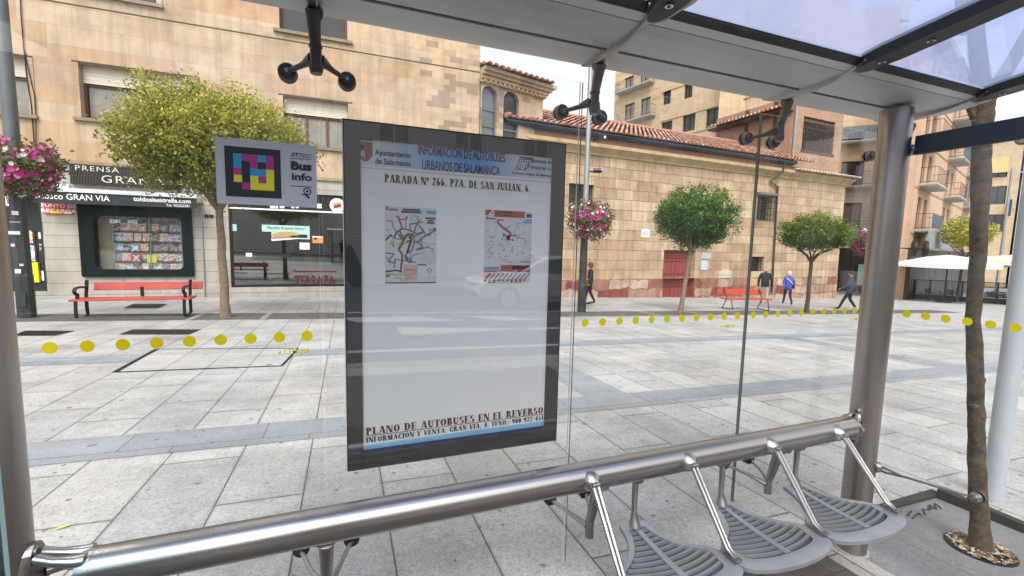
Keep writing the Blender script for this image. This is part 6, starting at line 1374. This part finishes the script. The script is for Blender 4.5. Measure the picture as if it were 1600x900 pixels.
# pale pole beyond the end pane
p = G(1550, 784); b = MB(); b.tube([(p.x + .05, p.y + .02, gz(p.x, p.y)), (p.x + .05, p.y + .02, 2.2), (p.x + .05, p.y + .02, 6.5)], [.056, .056, .052], POLEG, 28); o = b.build('grey_pole', smooth=True); tag(o, 'pale grey steel pole at the right edge beyond the near tree', 'pole')
p = G(1565, 470); pp_ = onY(1577, 300, 22); t = thing('street_lamp', 'thin grey street lamp with a side arm before the far ochre building', 'street lamp', (pp_.x, 22, gz(pp_.x, 22)))
b = MB(); hh_ = onY(1571, 262, 22).z - gz(pp_.x, 22); b.tube([(0, 0, 0), (0, 0, hh_)], [.13, .09], GALV, 10); b.tube([(0, 0, hh_ - .5), (2.2, -1.2, hh_ + .2)], .05, GALV, 8); b.build('lamp_pole', t); b = MB(); b.box((2.0, -1.4, hh_ + .1), (2.9, -1.0, hh_ + .25), GALV); b.build('lamp_head', t)

# ------------------------------------------------------------------ cafe terrace
CANV = mat('white canvas', (.60, .595, .58), .8, 0, .05, 3); CREAM = mat('cream canvas', (.66, .58, .42), .8, 0, .08, 3)
def parasol(x, y, half_, zt, zr, m, lab):
    z0 = gz(x, y); t = thing('cafe_parasol', lab, 'parasol', (x, y, z0), R(24))
    b = MB(); ap = Vector((0, 0, zt)); rim = []; 
    for k in range(4):
        for j in range(6):
            a, c = [(-1, -1), (1, -1), (1, 1), (-1, 1)][k], [(1, -1), (1, 1), (-1, 1), (-1, -1)][k]; s_ = j / 6
            q = Vector((a[0] + (c[0] - a[0]) * s_, a[1] + (c[1] - a[1]) * s_, 0)) * half_; q.z = zr + .06 * math.sin(math.pi * s_) * -1 + .06; rim.append(q)
    n = len(rim)
    for k in range(n):
        p, q = rim[k], rim[(k + 1) % n]; p2, q2 = p * .45 + ap * .55, q * .45 + ap * .55; p2.z += .08; q2.z += .08
        b.face([p, q, q2, p2], m); b.face([p2, q2, ap], m); b.face([p, p - Vector((0, 0, .28)), q - Vector((0, 0, .28)), q], m)
    b.build('canopy', t); b = MB(); b.tube([(0, 0, 0), (0, 0, zt - .05)], .045, IRON, 10); b.tube([(0, 0, zt - .02), (0, 0, zt + .12)], .05, IRON, 8); b.build('pole', t)
    b = MB(); b.box((-.4, -.4, 0), (.4, .4, .1), IRON); b.build('parasol_base', t, bevel=.02)
def at_az(px, D):
    d = ray(px, 440); k = D / math.hypot(d.x, d.y); return d.x * k, d.y * k
q = onY(1478, 398, 22); x, y = at_az(1475, 40); 
def zof(px, py, D): d = ray(px, py); return CZ + d.z * D / math.hypot(d.x, d.y)
D = 41; x, y = at_az(1478, D); parasol(x, y, 2.35, zof(1478, 398, D) - gz(x, y), zof(1478, 412, D) - gz(x, y), CANV, 'large white square parasol over the cafe terrace left of the near trunk')
D = 47; x, y = at_az(1530, D); parasol(x, y, 1.7, zof(1530, 399, D) - gz(x, y), zof(1530, 410, D) - gz(x, y), CANV, 'white cafe parasol half hidden behind the near trunk')
D = 44; x, y = at_az(1580, D); parasol(x, y, 1.6, zof(1580, 398, D) - gz(x, y), zof(1580, 408, D) - gz(x, y), CREAM, 'cream cafe parasol near the pale pole')
A, B = G(1404, 466), G(1585, 477.5)
t = thing('terrace_screen', 'low dark glazed screen along the front of the cafe terrace', 'screen', (A.x, A.y, gz(A.x, A.y)))
b = MB(); pl = MB(); kk = MB(); n = 7; SG = glass('smoked glass', (.72, .74, .75), .03)
for k in range(n + 1):
    p = A.lerp(B, k / n); z = gz(p.x, p.y); pl.box((p.x - .04, p.y - .04, z), (p.x + .04, p.y + .04, z + 1.45), IRON)
    if k < n:
        q = A.lerp(B, (k + 1) / n); zq = gz(q.x, q.y); d = (q - p).normalized(); nn = Vector((-d.y, d.x, 0)) * .02
        for za, zb2, mm, bb in ((.05, .40, IRON, pl), (.42, 1.40, SG, b), (1.41, 1.46, IRON, pl)):
            vs = [Vector((v.x, v.y, 0)) + s * nn + Vector((0, 0, zz)) for zz in (za, zb2) for v, zg in ((p, z), (q, zq)) for s in (-1, 1)]
            vs = [(v.x, v.y, v.z + (z if i % 4 < 2 else zq)) for i, v in enumerate(vs)]; bb.add(vs, ((0, 2, 6, 4), (1, 5, 7, 3), (0, 4, 5, 1), (2, 3, 7, 6), (4, 6, 7, 5), (0, 1, 3, 2)), mm)
pl.build('screen_frame', t, True); b.build('screen_glass', t, True)
def chair_proto():
    t = thing('cafe_chair', '', 'chair', (0, 0, 0)); CH_ = mat('dark weave', (.035, .035, .038), .7, 0, .2, 12); AL = mat('chair aluminium', (.62, .62, .62), .35, .8, .1)
    b = MB(); b.box((-.24, -.24, .42), (.24, .24, .46), CH_); b.build('seat', t, bevel=.02); b = MB(); b.box((-.24, .22, .50), (.24, .26, .86), CH_, Matrix.Rotation(R(-8), 4, 'X')); b.build('backrest', t, bevel=.02)
    for x in (-.24, .24):
        b = MB(); b.tube([(x, -.26, .0), (x, -.22, .44), (x, -.24, .64), (x, .24, .66), (x, .30, .88)], .018, AL, 7); b.build('leg', t); b = MB(); b.tube([(x, .30, 0), (x, .22, .44)], .018, AL, 7); b.build('leg', t)
    return t
cp_ = chair_proto(); rng = random.Random(6); spots = []
d = (B - A).normalized(); nn = Vector((-d.y, d.x, 0)); nn = -nn if nn.dot(A) < 0 else nn
k = 0
for i, (s_, dep, rz2) in enumerate(((.06, 1.0, 20), (.19, 1.1, 200), (.30, .9, 70), (.42, 1.0, 150), (.52, 1.1, 10), (.70, .9, 30), (.80, 1.0, 120), (.90, 1.2, 170), (.13, 2.4, 80), (.36, 2.5, 190), (.48, 2.6, 30), (.76, 2.4, 230), (.93, 2.6, 60))):
    p = A.lerp(B, s_) + nn * dep; loc = (p.x, p.y, gz(p.x, p.y)); lab = 'dark woven cafe chair with pale metal legs on the terrace under the parasols'
    if i == 0: cp_.location = loc; cp_.rotation_euler.z = R(rz2); cp_['label'] = lab; cp_['group'] = 'chairs on the cafe terrace'
    else: dup(cp_, loc, R(rz2), lab, 'chairs on the cafe terrace')
for i, (s_, dep) in enumerate(((.12, 1.7), (.36, 1.7), (.47, 1.8), (.75, 1.7), (.86, 1.9))):
    p = A.lerp(B, s_) + nn * dep; t = thing('cafe_table', 'small round cafe table among the dark woven chairs on the terrace', 'table', (p.x, p.y, gz(p.x, p.y)), 0, 'tables on the cafe terrace')
    b = MB(); b.tube([(0, 0, .71), (0, 0, .74)], .36, SIGNGREY, 20); b.build('table_top', t); b = MB(); b.tube([(0, 0, 0), (0, 0, .71)], .035, IRON, 8); b.tube([(0, 0, 0), (0, 0, .03)], .22, IRON, 14); b.build('table_stem', t)

# ------------------------------------------------------------------ people
SKIN = mat('skin', (.50, .27, .19), .55, 0, .1, 12)
def person(loc, rz2, lab, J, jacket, trousers, shoes, hair=None, height=1.7, bulk=1.0, hairstyle='short', group=None):
    """one continuous body grown over a skeleton; J overrides joint places (x right, y forward, z up for a 1.72 m figure)"""
    P = dict(pelvis=(0, 0, .92), belly=(0, .0, 1.08), chest=(0, 0, 1.28), neck=(0, .0, 1.46), headb=(0, .015, 1.53), head=(0, .03, 1.62), crown=(0, .02, 1.69),
             shL=(-.18, 0, 1.40), elL=(-.23, -.02, 1.12), wrL=(-.24, .05, .88), haL=(-.24, .08, .79), shR=(.18, 0, 1.40), elR=(.23, -.02, 1.12), wrR=(.24, .05, .88), haR=(.24, .08, .79),
             hiL=(-.09, 0, .88), knL=(-.10, .03, .49), anL=(-.10, -.02, .08), toL=(-.10, .13, .03), hiR=(.09, 0, .88), knR=(.10, .03, .49), anR=(.10, -.02, .08), toR=(.10, .13, .03))
    P.update(J); k = height / 1.72
    Rd = dict(pelvis=.155, belly=.15 * bulk, chest=.165 * bulk, neck=.058, headb=.066, head=.092, crown=.07, shL=.085, elL=.056 * bulk, wrL=.042, haL=.038, shR=.085, elR=.056 * bulk, wrR=.042, haR=.038,
              hiL=.098, knL=.066, anL=.05, toL=.04, hiR=.098, knR=.066, anR=.05, toR=.04)
    E = [('pelvis', 'belly', 'j'), ('belly', 'chest', 'j'), ('chest', 'neck', 'j'), ('neck', 'headb', 's'), ('headb', 'head', 's'), ('head', 'crown', 's')]
    for s_ in 'LR': E += [('chest', 'sh' + s_, 'j'), ('sh' + s_, 'el' + s_, 'j'), ('el' + s_, 'wr' + s_, 'j'), ('wr' + s_, 'ha' + s_, 's'), ('pelvis', 'hi' + s_, 't'), ('hi' + s_, 'kn' + s_, 't'), ('kn' + s_, 'an' + s_, 't'), ('an' + s_, 'to' + s_, 'o')]
    names = list(P); me = bpy.data.meshes.new('body'); me.from_pydata([tuple(Vector(P[n]) * k) for n in names], [(names.index(a), names.index(c)) for a, c, _ in E], [])
    ob = bpy.data.objects.new('body', me); COL.objects.link(ob); md = ob.modifiers.new('skin', 'SKIN'); md.use_smooth_shade = True
    for n, v in zip(names, me.skin_vertices[0].data): r_ = Rd[n] * k; v.radius = (r_ * (.72 if n in ('chest', 'belly', 'pelvis') else 1), r_); v.use_root = n == 'pelvis'
    for n, v in zip(names, me.skin_vertices[0].data):
        if n in ('chest', 'belly', 'pelvis'): v.radius = (Rd[n] * k * 1.0, Rd[n] * k * .78)
    sb = ob.modifiers.new('sub', 'SUBSURF'); sb.levels = 2; sb.render_levels = 2
    bpy.context.view_layer.update()
    nm = bpy.data.meshes.new_from_object(ob.evaluated_get(bpy.context.evaluated_depsgraph_get())); bpy.data.objects.remove(ob)
    nm.materials.clear(); mats = {'j': jacket, 't': trousers, 's': SKIN, 'o': shoes}; order = list(mats)
    for m in mats.values(): nm.materials.append(m)
    segs = [(Vector(P[a]) * k, Vector(P[c]) * k, t_, Rd[a] * k) for a, c, t_ in E]
    for pg in nm.polygons:
        c = pg.center; best = None
        for a, d, t_, r_ in segs:
            ab = d - a; s_ = max(0, min(1, (c - a).dot(ab) / max(1e-9, ab.length_squared))); q = (c - (a + ab * s_)).length - r_ * .8
            if best is None or q < best[0]: best = (q, t_)
        tt = best[1]
        if tt == 't' and c.z > .80 * k: tt = 'j'
        if tt == 'j' and c.z < .76 * k and abs(c.x) < .17 * k: tt = 't'
        if c.z > 1.485 * k and abs(c.x) < .12 * k: tt = 's'
        if c.z < .085 * k: tt = 'o'
        pg.material_index = order.index(tt)
    t = thing('person', lab, 'person', loc, rz2, group)
    body_ = bpy.data.objects.new('body', nm); COL.objects.link(body_); body_.parent = t
    zmin = min(v.co.z for v in nm.vertices); body_.location.z = -zmin
    h = Vector(P['head']) * k; b = MB()          # face: nose, ears, eyes, mouth line
    b.ball(h + Vector((0, .092, -.01)) * k, .016 * k, SKIN, 8, 6, (.8, 1.1, 1.3))
    for s_ in (-1, 1): b.ball(h + Vector((s_ * .088, .0, -.005)) * k, .024 * k, SKIN, 8, 6, (.4, .8, 1.2)); b.ball(h + Vector((s_ * .033, .078, .018)) * k, .011 * k, BLACK, 8, 6)
    b.box(tuple(h + Vector((-.025, .075, -.048)) * k), tuple(h + Vector((.025, .089, -.042)) * k), mat('lips', (.35, .12, .10))); f_ = b.build('face', t, smooth=True); f_.location.z = -zmin
    if hair:
        b = MB()
        if hairstyle == 'bald': b.ball(h + Vector((0, -.02, -.035)) * k, .096 * k, hair, 14, 8, (1.0, .95, .45))
        else:
            b.ball(h + Vector((0, -.022, .022)) * k, .103 * k, hair, 16, 10, (1, 1.02, .98 if hairstyle != 'full' else 1.15))
            if hairstyle == 'full': b.ball(h + Vector((0, -.04, -.03)) * k, .098 * k, hair, 14, 8, (1.05, .85, 1.05))
        hb = b.build('hair', t, smooth=True); hb.location.z = -zmin
    return t
JK_B = mat('black jacket', (.014, .016, .022), .8, 0, .25, 9); TR_K = mat('stone trousers', (.42, .38, .31), .85, 0, .15, 7); SH_B = mat('dark shoes', (.02, .02, .022), .5); SH_W = mat('white shoes', (.65, .65, .65), .6)
JK_V = mat('violet blue jacket', (.075, .085, .36), .7, 0, .2, 8); TR_N = mat('navy trousers', (.018, .022, .07), .8, 0, .2, 8); JK_N = mat('navy padded jacket', (.02, .035, .09), .6, 0, .3, 10); TR_B = mat('black trousers', (.012, .012, .014), .85, 0, .2, 8)
HW = mat('white hair', (.62, .57, .50), .8, 0, .2, 20); HD = mat('dark hair', (.02, .014, .011), .6, 0, .3, 20); HG = mat('grey hair fringe', (.42, .36, .32), .8, 0, .2, 20)
q = G(1193, 474); person((19.55, 15.97, gz(19.55, 15.97)), R(-46), 'man in a black jacket and stone trousers walking away past the red bench', dict(knL=(-.10, .10, .50), anL=(-.11, .02, .10), anR=(.10, -.20, .12), knR=(.10, -.02, .49), toR=(.10, -.08, .03), wrL=(-.27, .04, .87), wrR=(.27, .0, .87), elL=(-.27, -.03, 1.13), elR=(.27, -.04, 1.13)), JK_B, TR_K, SH_W, HG, 1.80, 1.2, 'bald')
w = person((20.81, 15.67, gz(20.81, 15.67)), R(-34), 'white haired woman in a violet blue jacket and navy trousers walking along the church', dict(knL=(-.09, .18, .52), anL=(-.09, .28, .10), toL=(-.09, .42, .06), knR=(.09, -.06, .49), anR=(.09, -.34, .15), toR=(.09, -.26, .04), wrR=(.24, .12, .9), elR=(.23, -.05, 1.12), wrL=(-.22, -.12, .9)), JK_V, TR_N, SH_B, HW, 1.66, 1.15, 'full')
b = MB(); b.tube([(-.17, -.02, 1.36), (-.05, -.155, 1.22), (.12, -.15, 1.05), (.19, -.02, .95)], .014, WHITE, 6); b.build('bag_strap', w); b = MB(); b.box((.17, -.12, .80), (.26, .12, .98), mat('dark bag', (.03, .03, .05), .6)); b.build('shoulder_bag', w, bevel=.03)
person((21.02, 12.9, gz(21.02, 12.9)), R(38), 'man in a navy padded jacket and black trousers striding left by the right post', dict(knL=(-.09, .2, .52), anL=(-.09, .36, .10), toL=(-.09, .50, .08), knR=(.09, -.02, .49), anR=(.09, -.26, .12), toR=(.09, -.16, .03), wrL=(-.22, .36, .95), elL=(-.23, .12, 1.10), haL=(-.21, .44, .90), wrR=(.22, -.24, .90), elR=(.23, -.16, 1.13), haR=(.22, -.26, .81)), JK_N, TR_B, SH_B, HD, 1.76, 1.25)
pd = person((9.1, 15.2, gz(9.1, 15.2)), R(62), 'person in black with a red strap half hidden behind a lamp post', dict(knL=(-.09, .14, .51), anL=(-.09, .2, .09), knR=(.09, -.02, .49), anR=(.09, -.22, .12)), JK_B, TR_B, SH_B, mat('auburn hair', (.14, .03, .02), .6), 1.68, 1.15, 'full')
b = MB(); b.tube([(-.13, .05, 1.42), (-.15, .155, 1.30), (-.17, .15, 1.08), (-.2, .03, .98)], .022, RED, 6); b.build('bag_strap', pd)
person((-.16, -.42, gz(-.1, -.4)), R(2), 'person in dark clothes facing the display case', dict(elL=(-.26, .06, 1.15), wrL=(-.12, .25, 1.32), haL=(-.06, .28, 1.38), elR=(.26, .06, 1.15), wrR=(.14, .25, 1.32), haR=(.10, .28, 1.38)), JK_B, TR_B, SH_B, HD, 1.74, 1.1)

# ------------------------------------------------------------------ white taxi on the road behind, mirrored in the case glass
CARW = mat('white car paint', (.72, .72, .72), .25, 0, .03, 2, coat=.6); TYRE = mat('tyre rubber', (.02, .02, .02), .8); CG = mat('car window glass', (.03, .035, .04), .05, 0, .2, 1, spec=.9)
cx0, cyc_ = 3.25, -8.4; cz0 = rz(cx0 + 2) - .004
t = thing('parked_car', 'white hatchback with a red sash on the bonnet on the road, mirrored in the case', 'car', (cx0, cyc_, cz0))
side = [(0.05, .30), (0.0, .48), (.06, .70), (.35, .82), (1.05, .92), (1.55, 1.20), (1.95, 1.38), (2.6, 1.44), (3.4, 1.38), (3.95, 1.12), (4.1, .95), (4.15, .60), (4.1, .30)]
wdt = [.80, .84, .86, .86, .85, .74, .66, .64, .64, .70, .80, .84, .82]
b = MB(); n = len(side)
def arch_cut(x): return .30
vs = [(x, -w_, z) for (x, z), w_ in zip(side, wdt)] + [(x, w_, z) for (x, z), w_ in zip(side, wdt)]
b.add(vs, [tuple(range(n)), tuple(range(2 * n - 1, n - 1, -1))] + [(k, n + k, n + (k + 1) % n, (k + 1) % n) for k in range(n)], CARW); b.build('body', t, bevel=.05)
for s_ in (-1, 1):
    b = MB(); b.face([(1.30, s_ * .825, .98), (1.62, s_ * .765, 1.19), (1.98, s_ * .70, 1.32), (2.55, s_ * .675, 1.36), (2.55, s_ * .835, .98)][::s_], CG); b.face([(2.63, s_ * .835, .98), (2.63, s_ * .675, 1.36), (3.3, s_ * .68, 1.32), (3.72, s_ * .75, 1.08), (3.7, s_ * .80, .98)][::s_], CG); b.build('side_window', t)
b = MB(); b.face([(1.10, -.74, .96), (1.10, .74, .96), (1.90, .58, 1.375), (1.90, -.58, 1.375)], CG); o = b.build('windscreen', t); o.location = (-.012, 0, .02)
for x in (.82, 3.35):
    for s_ in (-1, 1):
        b = MB(); b.tube([(x, s_ * .70, .31), (x, s_ * .875, .31)], .315, TYRE, 28); wl = b.build('wheel', t); b = MB(); b.tube([(x, s_ * .85, .31), (x, s_ * .885, .31)], .21, STRIP, 20)
        for k in range(5): a = k * 1.2566; b.tube([(x, s_ * .89, .31), (x + .18 * math.cos(a), s_ * .89, .31 + .18 * math.sin(a))], .025, GALV, 6)
        b.build('rim', wl)
for s_ in (-1, 1): b = MB(); b.ball((.12, s_ * .64, .70), .15, STRIP, 12, 8, (.7, 1.1, .55)); b.build('headlight', t, smooth=True)
b = MB(); b.box((-.02, -.5, .34), (.03, .5, .46), IRON); b.box((-.01, -.35, .60), (.04, .35, .68), IRON); b.build('grille', t); b = MB(); b.face([(.40, -.78, .835), (.40, .1, .835), (1.0, .3, .918), (1.0, -.75, .918)], RED); o = b.build('bonnet_sash', t); o.location.z = .02
# fallen yellow leaves on the paving
LY = mat('fallen yellow leaf', (.66, .60, .08), .6, 0, .15, 20)
for (x, y, s_, lab) in ((96, 827, .032, 'yellow fallen leaf on the paving near the left end of the rail'), (214, 605, .03, 'small yellow fallen leaf on the paving below the hatch cover')):
    p = G(x, y); b = MB(); z = gz(p.x, p.y) + .007; b.face([(p.x + s_ * a, p.y + s_ * c * .5, z + dz) for a, c, dz in ((-1, -.4, 0), (-.3, -.7, .004), (.6, -.1, .006), (1.1, .9, .004), (.3, .8, .008), (-.5, .4, .004))], LY); b.tube([(p.x - s_, p.y - .2 * s_, z), (p.x - 1.5 * s_, p.y - .35 * s_, z + .002)], .001, LY, 4); tag(b.build('fallen_leaf'), lab, 'leaf')
